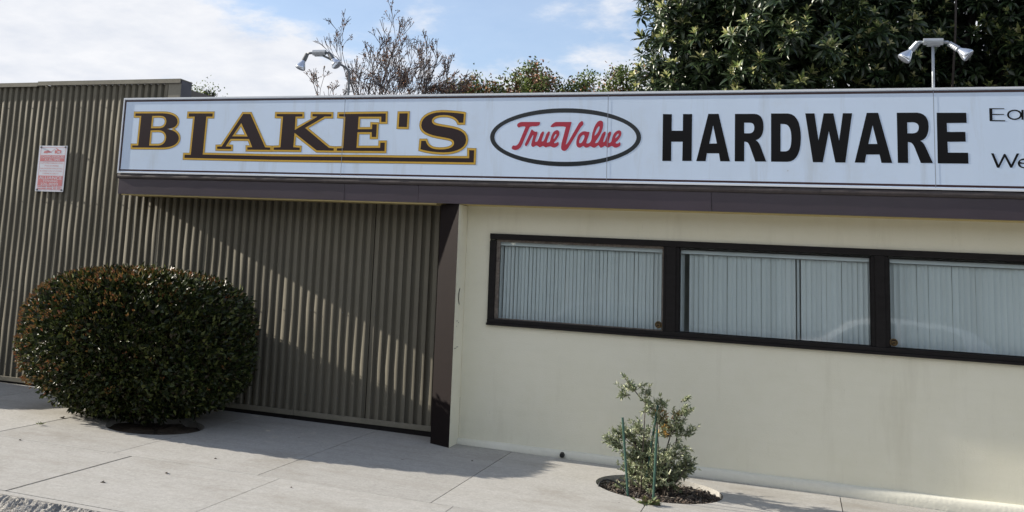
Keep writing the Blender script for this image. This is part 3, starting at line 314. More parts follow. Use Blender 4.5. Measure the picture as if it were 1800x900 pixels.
# ================================================================ GROUND, ROAD, KERB, SIDEWALK
b = MB(); b.box(-400, 400, -400, 400, -.6, -.34); tag(b.build('ground', 'ground'), kind='structure')
b = MB(); b.prism([(-60, -5), (60, -5), (60, 6.02), (-60, 6.02)], -.10, 0, zf=lambda x, y: -.10 + .018 * (y - 6)); tag(b.build('road', 'asphalt'), kind='structure')
sw = empty('sidewalk', None, None); sw['kind'] = 'structure'
jt = MB(); jt.prism([(-14, 6.0), (8, 6.0), (8, 9.0), (8, 10.4), (-14, 10.4), (-14, 9)], -.16, -.105); jt.build('joint_filler', 'joint', sw)
b = MB()
for x0, x1, y0, y1 in ((-14, -6.4, 6.1, 10.42), (-5.25, -1.65, 6.1, 10.42), (-.5, 8, 6.1, 10.42), (-6.4, -5.25, 6.1, 8.38), (-6.4, -5.25, 9.48, 10.42), (-1.65, -.5, 6.1, 8.78), (-1.65, -.5, 9.88, 10.42)):
    b.prism([(x0, y0), (-3.5, y0), (-3.5, y1), (x0, y1)] if False else [(x0, y0), (x1, y0), (x1, y1), (x0, y1)], -.06, -.016, zf=gz)
b.build('joint_filler', 'joint', sw)
WELLS = [(-5.80, 8.98, .48), (-1.07, 9.33, .51)]
def slab(x0, x1, y0, y1, name='paving_slab', mt='concrete', z1=0., z0=-.09):
    pts = []
    cut = None
    for c in WELLS:
        if x0 < c[0] + c[2] - .01 and x1 > c[0] - c[2] + .01 and y0 < c[1] < y1: cut = c
    if not cut: pts = [(x0, y0), (x1, y0), (x1, y1), (x0, y1)]
    else:
        cx_, cy_, r_ = cut
        if cx_ > (x0 + x1) / 2 + 0.0:                      # hole bites into the right edge
            h = math.acos(max(-1, min(1, (x1 - cx_) / r_)))
            pts = [(x0, y0), (x1, y0)]
            k = 36
            for i in range(k + 1):
                a = -h - (2 * math.pi - 2 * h) * i / k
                pts.append((cx_ + r_ * math.cos(a), cy_ + r_ * math.sin(a)))
            pts += [(x1, y1), (x0, y1)]
        else:
            h = math.acos(max(-1, min(1, (x0 - cx_) / r_)))
            pts = [(x0, y1), (x1, y1), (x1, y0), (x0, y0)]
            # walk up the left edge through the hole arc
            k = 36; arc = []
            for i in range(k + 1):
                a = -h + 2 * h * i / k
                arc.append((cx_ + r_ * math.cos(a), cy_ + r_ * math.sin(a)))
            pts = [(x0, y0)] + arc + [(x0, y1), (x1, y1), (x1, y0)]
            pts = pts[::-1]
    mb = MB(); mb.prism(pts, z0, z1, zf=gz)
    return mb.build(name, mt, sw)
ux = [-12.4, -10.9, -9.5, -8.1, -6.70, -5.34, -3.955, -2.505, -1.09, .33, 1.75, 3.2, 4.7, 6.2]
for i in range(len(ux) - 1):
    g0 = .009 if abs(ux[i] + 6.70) < .01 else .0038
    g1 = .009 if abs(ux[i + 1] + 6.70) < .01 else .0038
    slab(ux[i] + g0, ux[i + 1] - g1, 7.655, 10.34 if ux[i + 1] < -2.4 else 10.062)
lx = [-12.2, -10.8, -9.4, -8.0, -6.55, -5.15, -3.76, -2.33, -.9, .5, 1.95, 3.4, 4.9, 6.2]
for i in range(len(lx) - 1):
    g0 = .011 if abs(lx[i] + 5.15) < .01 else .003; g1 = .011 if abs(lx[i + 1] + 5.15) < .01 else .003
    slab(lx[i] + g0, lx[i + 1] - g1, 6.137, 7.651)
# wells: mulch and soil
def disc(name, cx_, cy_, r_, dz, m, parent, rough=.02, n=40, rings=7):
    V = [(cx_, cy_, gz(cx_, cy_) + dz)]; F = []
    for j in range(1, rings + 1):
        for i in range(n):
            a = 2 * math.pi * i / n; rr = r_ * j / rings
            V.append((cx_ + rr * math.cos(a), cy_ + rr * math.sin(a), gz(cx_, cy_) + dz + rnd.uniform(-rough, rough)))
    mb = bmesh.new(); vs = [mb.verts.new(v) for v in V]
    for i in range(n): mb.faces.new((vs[0], vs[1 + i], vs[1 + (i + 1) % n]))
    for j in range(rings - 1):
        for i in range(n):
            a0 = 1 + j * n; a1 = a0 + n
            mb.faces.new((vs[a0 + i], vs[a1 + i], vs[a1 + (i + 1) % n], vs[a0 + (i + 1) % n]))
    me = bpy.data.meshes.new(name); mb.to_mesh(me); mb.free(); me.materials.append(M[m]); return link(name, me, parent)
o = disc('planting_soil', *WELLS[0][:2], .56, -.05, 'soil', None); tag(o, kind='structure')
o = disc('planting_soil', *WELLS[1][:2], .57, -.055, 'soil', None); tag(o, kind='structure')
def chips(name, cx_, cy_, r_, dz, m, n, s=.03):
    V = []; F = []
    for k in range(n):
        a = rnd.uniform(0, 6.283); q = r_ * math.sqrt(rnd.random()); x, y = cx_ + q * math.cos(a), cy_ + q * math.sin(a); z = gz(cx_, cy_) + dz + rnd.uniform(0, .03)
        d = Vector((rnd.gauss(0, 1), rnd.gauss(0, 1), rnd.gauss(0, .35))).normalized(); e = d.cross(Vector((rnd.gauss(0, .5), rnd.gauss(0, .5), 1))).normalized()
        l_ = s * rnd.uniform(.5, 1.4); w_ = s * rnd.uniform(.15, .5); up = d.cross(e) * s * .12; c = Vector((x, y, z)); i0 = len(V)
        V += [c - d * l_ - e * w_, c + d * l_ - e * w_ * .6, c + d * l_ * .9 + e * w_, c - d * l_ * .8 + e * w_ * .8, c - d * l_ - e * w_ + up, c + d * l_ - e * w_ * .6 + up, c + d * l_ * .9 + e * w_ + up, c - d * l_ * .8 + e * w_ * .8 + up]
        for q4 in ((0, 3, 2, 1), (4, 5, 6, 7), (0, 1, 5, 4), (1, 2, 6, 5), (2, 3, 7, 6), (3, 0, 4, 7)): F.append([i0 + t for t in q4])
    return link(name, pymesh(name, V, F, m))
tag(chips('bark_mulch', -1.07, 9.33, .48, -.05, 'mulch', 1500, .022), 'reddish brown bark mulch filling the round opening under the small shrub', 'mulch', kind='stuff')
# kerb with broken aggregate face
kb = empty('kerb', None, None); kb['kind'] = 'structure'
b = MB()
for i in range(9):
    x0 = -12.4 + i * 2.1; b = MB(); b.prism([(x0, 6.06), (x0 + 2.095, 6.06), (x0 + 2.095, 6.131), (x0, 6.131)], -.14, -.002, zf=gz); b.build('kerb_stone', 'concrete', kb)
V = []; F = []; nx = 520; prof = [(6.062, -.004), (6.045, -.010), (6.02, -.022), (5.99, -.035), (5.955, -.05), (5.92, -.065), (5.88, -.08), (5.84, -.095), (5.80, -.108), (5.75, -.116), (5.68, -.122), (5.6, -.126), (5.5, -.128)]
for i in range(nx):
    x = -8.2 + i * .0105
    for j, (y, z) in enumerate(prof):
        am = 0 if j == 0 else (.014 if j < 10 else .006)
        V.append((x + rnd.uniform(-.004, .004), y + rnd.uniform(-am, am), gz(x, 6.1) + z + rnd.uniform(-am, am) * .9))
k = len(prof)
for i in range(nx - 1):
    for j in range(k - 1): F.append((i * k + j, (i + 1) * k + j, (i + 1) * k + j + 1, i * k + j + 1))
link('kerb_face', pymesh('kerb_face', V, F, 'curb'), kb)

# ================================================================ CORRUGATED WALL
cw = empty('corrugated_wall', 'olive beige corrugated metal wall running from the left edge to the brown corner post', 'wall', loc=(0, 0, 0))
def corr(x0, nrib, p, z0, z1, dy=0., xmax=None):
    prof = []
    for k in range(nrib):
        a = x0 + k * p
        prof += [(a, 10.2585), (a + .001, 10.2562), (a + .045, 10.2495), (a + .049, 10.2500), (a + .050, 10.254), (a + .0535, 10.302), (a + p - .003, 10.304)]
    prof.append((x0 + nrib * p, 10.2585)); prof.append((x0 + nrib * p + .006, 10.2555))
    if xmax: prof = [q for q in prof if q[0] <= xmax] + [(xmax, 10.27)]
    nz = 6; V = []; F = []
    for j in range(nz + 1):
        z = z0 + (z1 - z0) * j / nz
        for i, (x, y) in enumerate(prof): V.append((x, y + dy + .0015 * math.sin(i * 1.7 + j * 2.1 + x0), z))
    n = len(prof)
    for j in range(nz):
        for i in range(n - 1): F.append((j * n + i, j * n + i + 1, (j + 1) * n + i + 1, (j + 1) * n + i))
    return link('corrugated_sheet', pymesh('corrugated_sheet', V, F, 'corr'), cw)
p = .093
for k in range(-3, 3):
    x0 = -9.308 + 11 * k * p
    corr(x0, 11, p, .14, 3.705, dy=.0022 * (k % 2), xmax=-6.832 if k == 2 else None)
p = .0943
corr(-6.832, 7, p, .14, 3.38, .001, xmax=-6.184)
corr(-6.181, 11, p, .14, 3.38, .003, xmax=-5.149)
corr(-5.144, 11, p, .14, 3.38, .0, xmax=-4.118)
corr(-4.106, 9, p, .14, 3.38, .004, xmax=-3.283)
b = MB(); b.box(-6.83, -6.664, 10.246, 10.262, 2.9, 3.70); b.build('corner_flashing', 'corr_trim', cw)
for x0, x1, dz in ((-12.5, -8.755, .0), (-8.75, -6.662, .012)):
    b = MB(); b.prism([(x0, 10.228), (x1, 10.228), (x1, 10.50), (x0, 10.50)], 3.742 + dz - .008, 3.752 + dz - .008); b.box(x0, x1, 10.228, 10.238, 3.702 + dz - .004, 3.7335 + dz); b.box(x0, x1, 10.222, 10.2275, 3.696 + dz - .004, 3.704 + dz)
    b.build('coping', 'corr_trim', cw)
b = MB(); b.box(-6.672, -6.664, 10.263, 10.49, 2.9, 3.742); b.build('end_panel', 'copingend', cw)
for x0, x1 in ((-12.5, -9.3), (-9.297, -7.1), (-7.097, -4.915), (-4.912, -3.285)):
    b = MB(); b.box(x0, x1, 10.232, 10.262, .098, .150); b.build('base_rail', 'corr_trim', cw, bevel=.003)
b = MB(); b.box(-12.5, -3.285, 10.248, 10.30, -.05, .0975); b.build('dark_gap_strip', 'frame', cw)  # near-black strip stands in for the shaded gap under the rail
b = MB(); b.box(-12.5, -3.285, 10.312, 10.33, .1, 3.36); b.build('added_seam_backing', 'frame', cw)  # added unseen board, dark so the open sheet seam stays dark
# screws under the coping and in the lower row
scw = MB()
for z in (3.45, 2.28, 1.2, .32):
    for k in range(0, 60, 4):
        x = -9.26 + k * .093
        if x > -3.35: break
        scw.tube([(x, 10.252, z), (x, 10.243, z)], .006, 6)
scw.build('fixing_screws', 'lampgrey', cw)

# ---------------------------------------------------------------- tow notice
tn = empty('towing_notice', 'faded red and white towing notice screwed to the corrugated wall', 'sign', loc=(0, 0, 0))
TX0, TX1, TZ0, TZ1 = -8.627, -8.203, 2.384, 2.948
b = MB(); b.box(TX0, TX1, 10.236, 10.240, TZ0, TZ1); b.build('notice_plate', 'towwhite', tn)
def rect(name, x0, x1, z0, z1, m, y, parent, ext=.0003):
    me = shape([[(x0, z0), (x1, z0), (x1, z1), (x0, z1)]], ext); me.materials.append(M[m]); return link(name, me, parent, (0, y, 0))
W_, H_ = TX1 - TX0, TZ1 - TZ0
def U(u): return TX0 + W_ * u
def Vv(v): return TZ1 - H_ * v
me = shape([[(U(.06), Vv(.035)), (U(.95), Vv(.035)), (U(.95), Vv(.965)), (U(.06), Vv(.965))], [(U(.07), Vv(.042)), (U(.94), Vv(.042)), (U(.94), Vv(.958)), (U(.07), Vv(.958))]]); me.materials.append(M['towred']); link('notice_border', me, tn, (0, 10.2355, 0))
for v0, v1 in ((.205, .27), (.275, .345), (.655, .875)):
    rect('notice_band', U(.075), U(.935), Vv(v1), Vv(v0), 'towred', 10.2352, tn)
def text(s, u0, u1, v0, v1, m, y=10.2345):
    cu = bpy.data.curves.new('t', 'FONT'); cu.body = s; cu.size = 1; cu.extrude = 0.0
    ob = bpy.data.objects.new('t', cu); COL.objects.link(ob); bpy.context.view_layer.update()
    me = bpy.data.meshes.new_from_object(ob.evaluated_get(bpy.context.evaluated_depsgraph_get())); bpy.data.objects.remove(ob)
    co = np.array([v.co for v in me.vertices]); a = co.min(0); c = co.max(0)
    X = U(u0) + (co[:, 0] - a[0]) / (c[0] - a[0]) * (U(u1) - U(u0)); Zz = Vv(v1) + (co[:, 1] - a[1]) / (c[1] - a[1]) * (Vv(v0) - Vv(v1))
    for i, v in enumerate(me.vertices): v.co = (X[i], 0, Zz[i])
    me.materials.clear(); me.materials.append(M[m]); me.name = 'notice_text'; link('notice_text', me, tn, (0, y, 0))
text('TOWING ENFORCED', .10, .91, .215, .262, 'towwhite')
text('AT ALL TIMES', .24, .78, .285, .335, 'towwhite')
text('CUSTOMER PARKING ONLY', .10, .91, .365, .395, 'towred')
text('WHILE ON PREMISES', .25, .76, .425, .455, 'towred')
text('UNAUTHORIZED VEHICLES WILL', .09, .91, .485, .512, 'towred')
text('BE TOWED AWAY AT OWNERS', .11, .89, .54, .567, 'towred')
text('EXPENSE & LIABILITY', .22, .78, .595, .622, 'towred')
text('ALLIANCE', .10, .91, .67, .735, 'towwhite')
text('TOWING', .24, .77, .75, .795, 'towwhite')
text('226-9099', .18, .80, .812, .865, 'towwhite')
for v0 in (.885, .925):
    for u0, u1 in ((.09, .2), (.22, .38), (.41, .6), (.63, .74), (.77, .91)):
        rect('notice_text', U(u0), U(u1), Vv(v0 + .022), Vv(v0), 'towred', 10.2352, tn)
me = shape([[(U(.17), Vv(.165)), (U(.19), Vv(.12)), (U(.26), Vv(.115)), (U(.31), Vv(.10)), (U(.38), Vv(.115)), (U(.47), Vv(.14)), (U(.46), Vv(.15)), (U(.32), Vv(.155)), (U(.30), Vv(.175)), (U(.27), Vv(.16))],
            [(U(.57), Vv(.17)), (U(.57), Vv(.10)), (U(.66), Vv(.10)), (U(.60), Vv(.055)), (U(.62), Vv(.05)), (U(.72), Vv(.09)), (U(.80), Vv(.10)), (U(.80), Vv(.165)), (U(.72), Vv(.165)), (U(.69), Vv(.185)), (U(.66), Vv(.165))],
            [(U(.66), Vv(.15)), (U(.66), Vv(.12)), (U(.76), Vv(.12)), (U(.76), Vv(.15))],
            [(U(.45), Vv(.125)), (U(.60), Vv(.055)), (U(.60), Vv(.06)), (U(.455), Vv(.133))]]); me.materials.append(M['towred']); link('notice_pictogram', me, tn, (0, 10.2352, 0))
for u, v in ((.07, .035), (.94, .03), (.07, .965), (.94, .962)):
    b = MB(); b.tube([(U(u), 10.236, Vv(v)), (U(u), 10.226, Vv(v))], [.013, .010], 10); b.build('screw', 'lampgrey', tn)

# ================================================================ STORE BUILDING
st = empty('store_building', 'cream stucco store front with a long window band and brown fascia', 'building', loc=(0, 0, 0))
XR = 6.0
b = MB()
WX0, WX1, WZ0, WZ1 = -2.815, 2.475, 1.193, 2.092
b.box(-3.06, WX0, 10.13, 10.30, -.12, 3.3); b.box(WX1, XR, 10.13, 10.30, -.12, 3.3)
b.box(WX0, WX1, 10.13, 10.30, -.12, WZ0); b.box(WX0, WX1, 10.13, 10.30, WZ1, 3.3)
b.build('stucco_wall', 'stucco', st)
b = MB(); b.prism([(-3.062, 9.834), (-3.062, 10.128), (-3.272, 10.128), (-3.272, 9.936)], -.1, 2.351); b.build('wing_wall', 'stucco_fine', st)
b = MB(); b.prism([(-3.281, 9.926), (-3.060, 9.824), (-3.063, 9.832), (-3.273, 9.934)], -.1, 2.352); b.prism([(-3.281, 9.9265), (-3.2735, 9.9345), (-3.2735, 10.30), (-3.281, 10.30)], -.1, 2.350); b.build('corner_cladding', 'cladding', st)
# plinth with worn top edge
V = []; F = []; xs = np.arange(-3.06, XR, .02)
for x in xs:
    w1, w2 = .0015 * math.sin(x * 9) + rnd.uniform(-.0005, .0005), .003 * math.sin(x * 3.1 + 1) + rnd.uniform(-.0006, .0006)
    V += [(x, 10.131, .092 + w1), (x, 10.100 + w2 * .5, .086 + w1), (x, 10.080 + w2 * .4, .068 + w2 * .6), (x, 10.076 + w2 * .5, .03 + w2), (x, 10.076 + w2, -.1)]
for i in range(len(xs) - 1):
    for j in range(4): F.append((i * 5 + j, i * 5 + j + 1, (i + 1) * 5 + j + 1, (i + 1) * 5 + j))
link('plinth', pymesh('plinth', V, F, 'plinth'), st)
b = MB(); b.box(-6.655, XR, 10.31, 17, 3.05, 3.30); b.build('roof', 'roof', st)
b = MB(); b.box(-6.655, XR, 16.8, 17, -.3, 3.05); b.box(XR - .2, XR, 10.31, 16.79, -.3, 3.05); b.build('back_wall', 'stucco', st)
b = MB(); b.prism([(-12, 10.52), (-6.9, 10.52), (-6.9, 15), (-12, 15)], 3.2, 3.5); b.build('roof', 'roof', st)
b = MB(); b.prism([(-7.82, 12.2), (-7.40, 12.2), (-7.40, 14), (-7.82, 14)], 3.5, 3.90, zf=lambda x, y: -.26 * (x + 7.4) if x < -7.4 else 0); b.build('sloped_roof', 'roof', st)
# canopy
b = MB(); b.box(-7.095, XR, 9.855, 10.129, 2.3575, 2.40); b.build('soffit', 'skirt', st)
b = MB(); b.box(-7.095, -3.06, 10.1295, 10.245, 2.3575, 2.40); b.build('soffit', 'skirt', st)
b = MB(); b.box(-7.06, -3.30, 9.832, 9.852, 2.342, 2.356); b.build('soffit_trim', 'skirt', st)
b = MB(); b.box(-3.04, XR, 9.836, 9.852, 2.349, 2.356); b.build('soffit_trim', 'skirt', st)
fx = [-7.105, -4.30, -3.49, -.70, 2.09, 4.9, XR]
for i in range(len(fx) - 1):
    b = MB(); b.box(fx[i] + .0015, fx[i + 1] - .0015, 9.82 + .0015 * (i % 2), 9.85, 2.355, 2.552); b.build('fascia_panel', 'brown', st)
b = MB(); b.box(-7.105, -7.097, 9.8505, 10.245, 2.357, 3.43); b.build('fascia_return', 'brown', st)
lx_ = [-7.118, -4.86, -2.30, .2, 2.8, XR]
for i in range(len(lx_) - 1):
    n = 24; V = []; F = []
    for k in range(n + 1):
        x = lx_[i] + (lx_[i + 1] - lx_[i] - .003) * k / n; w = rnd.uniform(-.003, .003)
        V += [(x, 9.83, 2.585 + w), (x, 9.803 + w * .4, 2.578 + w), (x, 9.804 + w * .4, 2.535 + w * .6), (x, 9.812, 2.527 + w * .6), (x, 9.83, 2.53)]
    for k in range(n):
        for j in range(4): F.append((k * 5 + j, k * 5 + j + 1, (k + 1) * 5 + j + 1, (k + 1) * 5 + j))
    link('fascia_lip', pymesh('fascia_lip', V, F, 'brownlip'), st)
b = MB(); b.box(-7.09, XR, 9.853, 10.245, 2.405, 3.40); b.build('canopy_core', 'roof', st)
# windows
def window(x0, x1, name='window', first=False):
    w = empty('window', None, None); w.parent = st
    b = MB(); z0, z1 = 1.257, 2.022
    t_ = .010
    b.box(x0, x1, 10.137, 10.160, z0, z0 + t_); b.box(x0, x1, 10.137, 10.160, z1 - t_, z1); b.box(x0, x0 + t_, 10.137, 10.160, z0 + t_, z1 - t_); b.box(x1 - t_, x1, 10.137, 10.160, z0 + t_, z1 - t_)
    b.build('sash', 'bare' if first else 'frame', w)
    link('pane', pymesh('pane', [(x0 + t_, 10.147, z0 + t_), (x1 - t_, 10.147, z0 + t_), (x1 - t_, 10.147, z1 - t_), (x0 + t_, 10.147, z1 - t_)], [(0, 1, 2, 3)], 'glass'), w)
    return w
w1 = window(-2.725, -1.145, first=True); w2 = window(-1.0, .597); w3 = window(.735, 2.33)
b = MB(); b.box(-2.749, -2.7255, 10.135, 10.165, 1.257, 2.022); b.box(-2.749, -1.145, 10.136, 10.165, 2.0225, 2.034); b.build('bare_wood_stop', 'bare', st)
def fr(x0, x1, z0, z1, y0=10.108, y1=10.20):
    b = MB(); b.box(x0, x1, y0, y1, z0, z1); b.build('window_frame_member', 'frame', st, bevel=.004)
fr(WX0 + .001, -2.7495, 1.2575, 2.0215); fr(2.331, WX1 - .001, 1.2575, 2.0215)
fr(WX0 + .001, WX1 - .001, 2.0345, WZ1 - .001)
fr(WX0 + .001, WX1 - .001, 1.218, 1.2565, 10.104); fr(WX0 - .004, WX1 + .004, WZ0 + .001, 1.2175, 10.092)
for a_, c_ in ((-1.144, -1.001), (.598, .734)):
    fr(a_, c_, 1.2575, 2.034, 10.122); fr(a_ + .03, c_ - .03, 1.2577, 2.0338, 10.108, 10.1215)
# room behind
b = MB(); b.box(-2.9, 2.6, 10.9, 10.95, 0, 3.0); b.box(-2.9, 2.6, 10.301, 10.9, .95, 1.0); b.box(-2.9, 2.6, 10.301, 10.9, 2.6, 2.65); b.box(-2.95, -2.9, 10.301, 10.9, 1.0, 2.6); b.box(2.6, 2.65, 10.301, 10.9, 1.0, 2.6); b.build('interior', 'interior', st)
def locks(x, z):
    l = empty('window_lock', None, None); l.parent = st; l.location = (0, 0, 0)
    b = MB(); b.tube([(x, 10.136, z), (x, 10.118, z)], [.033, .031], 24); b.build('lock_ring', 'brass', l, smooth=False)
    b = MB(); b.tube([(x, 10.1175, z), (x, 10.112, z)], [.025, .025], 24); b.build('lock_face', 'frame', l)
    b = MB(); b.box(x - .018, x + .018, 10.106, 10.1115, z + .002, z + .010); b.box(x - .018, x - .012, 10.106, 10.1115, z - .010, z + .0015); b.box(x + .012, x + .018, 10.106, 10.1115, z - .010, z + .0015); b.box(x - .006, x + .018, 10.104, 10.1115, z - .018, z - .0105); b.build('lock_keeper', 'brass', l)
locks(-1.182, 1.312); locks(.765, 1.305)
# blinds
def blind(x0, x1, pitch, label, ang, gap=None, fold=None, wob=0., wf=1.02):
    t_ = empty('vertical_blind', label, 'blind', 'vertical blinds behind the store windows', (0, 0, 0))
    b = MB(); b.box(x0 - .02, x1 + .02, 10.166, 10.182, 1.978, 2.011); b.build('head_rail', 'headrail', t_)
    w_ = pitch * wf; me = None; x = x0 + pitch / 2; k = 0
    V = []; F = []
    for j in range(2):
        for i in range(5):
            u = (i / 4 - .5); V.append((u * w_, .009 * (1 - 4 * u * u), [1.262, 1.974][j]))
    for i in range(4): F.append((i, i + 1, 6 + i, 5 + i))
    me = pymesh('blind_slat', V, F, 'slat', True)
    while x < x1 + .02:
        if not (gap and gap[0] < x < gap[1]):
            o = link('blind_slat', me, t_, (x + rnd.gauss(0, .0002), 10.200, 0))
            a = ang + rnd.gauss(0, .8 + wob)
            if fold and abs(x - fold) < pitch * .6: a = 62
            o.rotation_euler = (R(rnd.gauss(0, .06)), R(rnd.gauss(0, .03 + wob * .04)), R(a))
        x += pitch * (1 + rnd.gauss(0, wob * .004)); k += 1
blind(-2.722, -1.15, .0362, 'closely spaced vertical blind in the leftmost store window', -14, wf=.955)
blind(-1.0, .59, .0415, 'vertical blind with one twisted slat in the middle store window', -12, gap=(-.945, -.915), fold=.03, wob=.5, wf=.98)
blind(.735, 2.32, .044, 'pale curtain-like vertical blind in the rightmost store window', -9, wob=1.2, wf=1.05)
# small fittings on the return and wall
hd = empty('hook_handle', None, None); hd.parent = st
b = MB(); b.tube([(-3.060, 9.965 - .035 * math.sin(math.pi * i / 10), 1.375 + .16 * i / 10) for i in range(11)], .005, 6); b.build('hook_arc', 'frame', hd)
b = MB(); b.box(-3.0605, -3.0575, 9.955, 10.01, 1.36, 1.55); b.build('hook_plate', 'stucco_fine', hd)
for z, y0, y1 in ((1.215, 9.90, 9.94), (1.20, 9.955, 9.985), (1.165, 9.90, 9.915), (.955, 9.86, 9.93), (.965, 9.93, 9.99)):
    b = MB(); b.box(-3.0605, -3.0600, y0, y1, z, z + .005); b.build('wall_scratch', 'frame', st)
b = MB(); b.tube([(-2.03, 10.09, .055), (-2.03, 10.05, .052)], [.026, .020], 12); b.build('drain_pipe_end', 'black_plastic', st)

# ================================================================ THE LONG SIGN
sg = empty('store_sign', 'long white store sign with maroon, red and black lettering over the fascia', 'sign', loc=(0, 0, 0))
px = [-7.117, -4.345, -1.631, 1.076, 3.79, XR]
for i in range(len(px) - 1):
    x0, x1 = px[i] + .0012, px[i + 1] - .0012; V = []; F = []; nx_, nz_ = 30, 8
    a1, a2, a3 = rnd.uniform(-.6, .6), rnd.uniform(-1, 1), rnd.uniform(0, 6)
    for j in range(nz_ + 1):
        for k in range(nx_ + 1):
            u, v = k / nx_, j / nz_
            y = 9.8057 - .00025 * math.sin(math.pi * v) * math.sin(math.pi * u) * (1 + a2)
            V.append((x0 + (x1 - x0) * u, y, 2.592 + (3.443 - 2.592) * v))
    for j in range(nz_):
        for k in range(nx_): F.append((j * (nx_ + 1) + k, j * (nx_ + 1) + k + 1, (j + 1) * (nx_ + 1) + k + 1, (j + 1) * (nx_ + 1) + k))
    link('sign_panel', pymesh('sign_panel', V, F, 'sign', True), sg)
b = MB(); b.box(px[0], XR, 9.809, 9.99, 2.594, 3.441); b.build('sign_cabinet', 'signedge', sg)
b = MB(); b.box(px[0] - .004, XR, 9.796, 9.812, 2.588, 2.604); b.build('retainer', 'signedge', sg)
b = MB(); b.box(px[0] - .004, XR, 9.796, 9.99, 3.4425, 3.452); b.box(px[0] - .004, XR, 9.796, 9.8085, 3.434, 3.4423); b.build('retainer', 'signedge', sg)
b = MB(); b.box(px[0] - .004, px[0] + .009, 9.796, 9.99, 2.6045, 3.4335); b.build('retainer', 'signedge', sg)
YB = 9.8045
b = MB(); b.box(px[0] + .012, XR, YB, YB + .001, 2.613, 2.631); b.build('border_line', 'signline', sg)
b = MB(); b.box(px[0] + .012, XR, YB, YB + .001, 3.408, 3.428); b.build('border_line', 'signline', sg)
b = MB(); b.box(px[0] + .012, px[0] + .032, YB, YB + .001, 2.6315, 3.4075); b.build('border_line', 'signline', sg)
for sh in LETTERS['gold']:
    g_ = .0185; o_ = .0225
    me = shape([sh[0]] + sh[1:]); me.materials.append(M['dark']); L_ = link('letter', me, sg, (0, 9.8040, 0))
    me = shape([offset(sh[0], g_)] + [offset(h, -g_) for h in sh[1:]]); me.materials.append(M['gold']); e = link('letter_outline', me, L_, (0, .0003, 0))
    me = shape([offset(sh[0], o_)] + [offset(h, -o_) for h in sh[1:]]); me.materials.append(M['olive']); e = link('letter_edge', me, L_, (0, .0006, 0))
for sh in LETTERS['black']:
    me = shape(sh); me.materials.append(M['black']); link('letter', me, sg, (0, 9.8046, 0))
for sh in LETTERS['red']:
    me = shape(sh); me.materials.append(M['red']); link('script_lettering', me, sg, (0, 9.8046, 0))
me = shape(LETTERS['ring'][0]); me.materials.append(M['ring']); link('oval_ring', me, sg, (0, 9.8046, 0))
for x in px[1:-1]:
    b = MB(); b.box(x - .0022, x + .0022, 9.8030, 9.8036, 2.605, 3.4335); b.build('panel_seam', 'seam', sg)
# ================================================================ FLOODLIGHTS
def bulb(parent, base, dirv, s=1.0, bodym='lampgrey'):
    """ribbed socket and flared bulb along dirv"""
    d = Vector(dirv).normalized(); c = Vector(base)
    so_ = MB(); pts = []; rr = []
    for i in range(12):
        pts.append(c + d * (.105 * s * i / 11)); rr.append((.026 if i % 2 else .030) * s * (1 + .15 * i / 11))
    so_.tube(pts, rr, 14); k = so_.build('lamp_socket', bodym, parent, smooth=False)
    b_ = MB(); c2 = c + d * .1 * s
    b_.tube([c2 + d * t * s for t in (0, .015, .035, .06, .085, .105, .122, .130, .134)], [x * s for x in (.024, .027, .034, .048, .060, .067, .070, .066, .058)], 20)
    b_.build('lamp_bulb', 'reflector', parent, smooth=True)
def flood(name, label, pole, head, l1, d1, l2, d2, s=1., bm_='lampgrey', pm='galv'):
    t_ = empty(name, label, 'floodlight', 'twin floodlights above the store sign', tuple(pole[0]))
    off = Vector(pole[0])
    def q(p): return Vector(p) - off
    b_ = MB(); b_.tube([q(p) for p in pole], .0115, 12); b_.build('pole', pm, t_, smooth=True)
    h = q(head); ax = (q(l2) - q(l1)); ax.z *= .4; ax.normalize()
    b_ = MB(); b_.tube([h - ax * .075 + Vector((0, 0, .004)), h + ax * .075 + Vector((0, 0, .004))], .030, 14); b_.tube([h - ax * .05 - Vector((0, 0, .014)), h + ax * .05 - Vector((0, 0, .014))], .026, 8)
    b_.build('junction_box', bm_ if bm_ == 'galv' else 'galv', t_, bevel=.0)
    for lp, sd in ((l1, -1), (l2, 1)):
        b_ = MB(); b_.tube([h + ax * sd * .07, h + ax * sd * .11, q(lp)], [.012, .014, .013], 8); b_.build('swivel_arm', bm_, t_, smooth=True)
    bulb(t_, q(l1), d1, s, bm_); bulb(t_, q(l2), d2, s, bm_)
    return t_
flood('floodlight', 'grey twin floodlight on a straight galvanised pole before the dark tree', [(1.09, 9.93, 3.40), (1.093, 9.93, 3.6), (1.096, 9.93, 3.855)], (1.10, 9.93, 3.875), (.98, 9.93, 3.872), (-.62, -.15, -.80), (1.22, 9.93, 3.858), (.72, -.22, -.62), .82, 'galv')
flood('floodlight', 'dark twin floodlight on a bent pole leaning left before the bare tree', [(-4.37, 9.93, 3.40), (-4.37, 9.93, 3.66), (-4.378, 9.93, 3.73), (-4.41, 9.92, 3.775), (-4.48, 9.91, 3.81), (-4.62, 9.90, 3.88), (-4.70, 9.89, 3.915)], (-4.72, 9.89, 3.935), (-4.865, 9.89, 3.93), (-.30, -.22, -.95), (-4.60, 9.89, 3.92), (.62, -.25, -.72), .8, 'lampgrey', 'lampgrey')

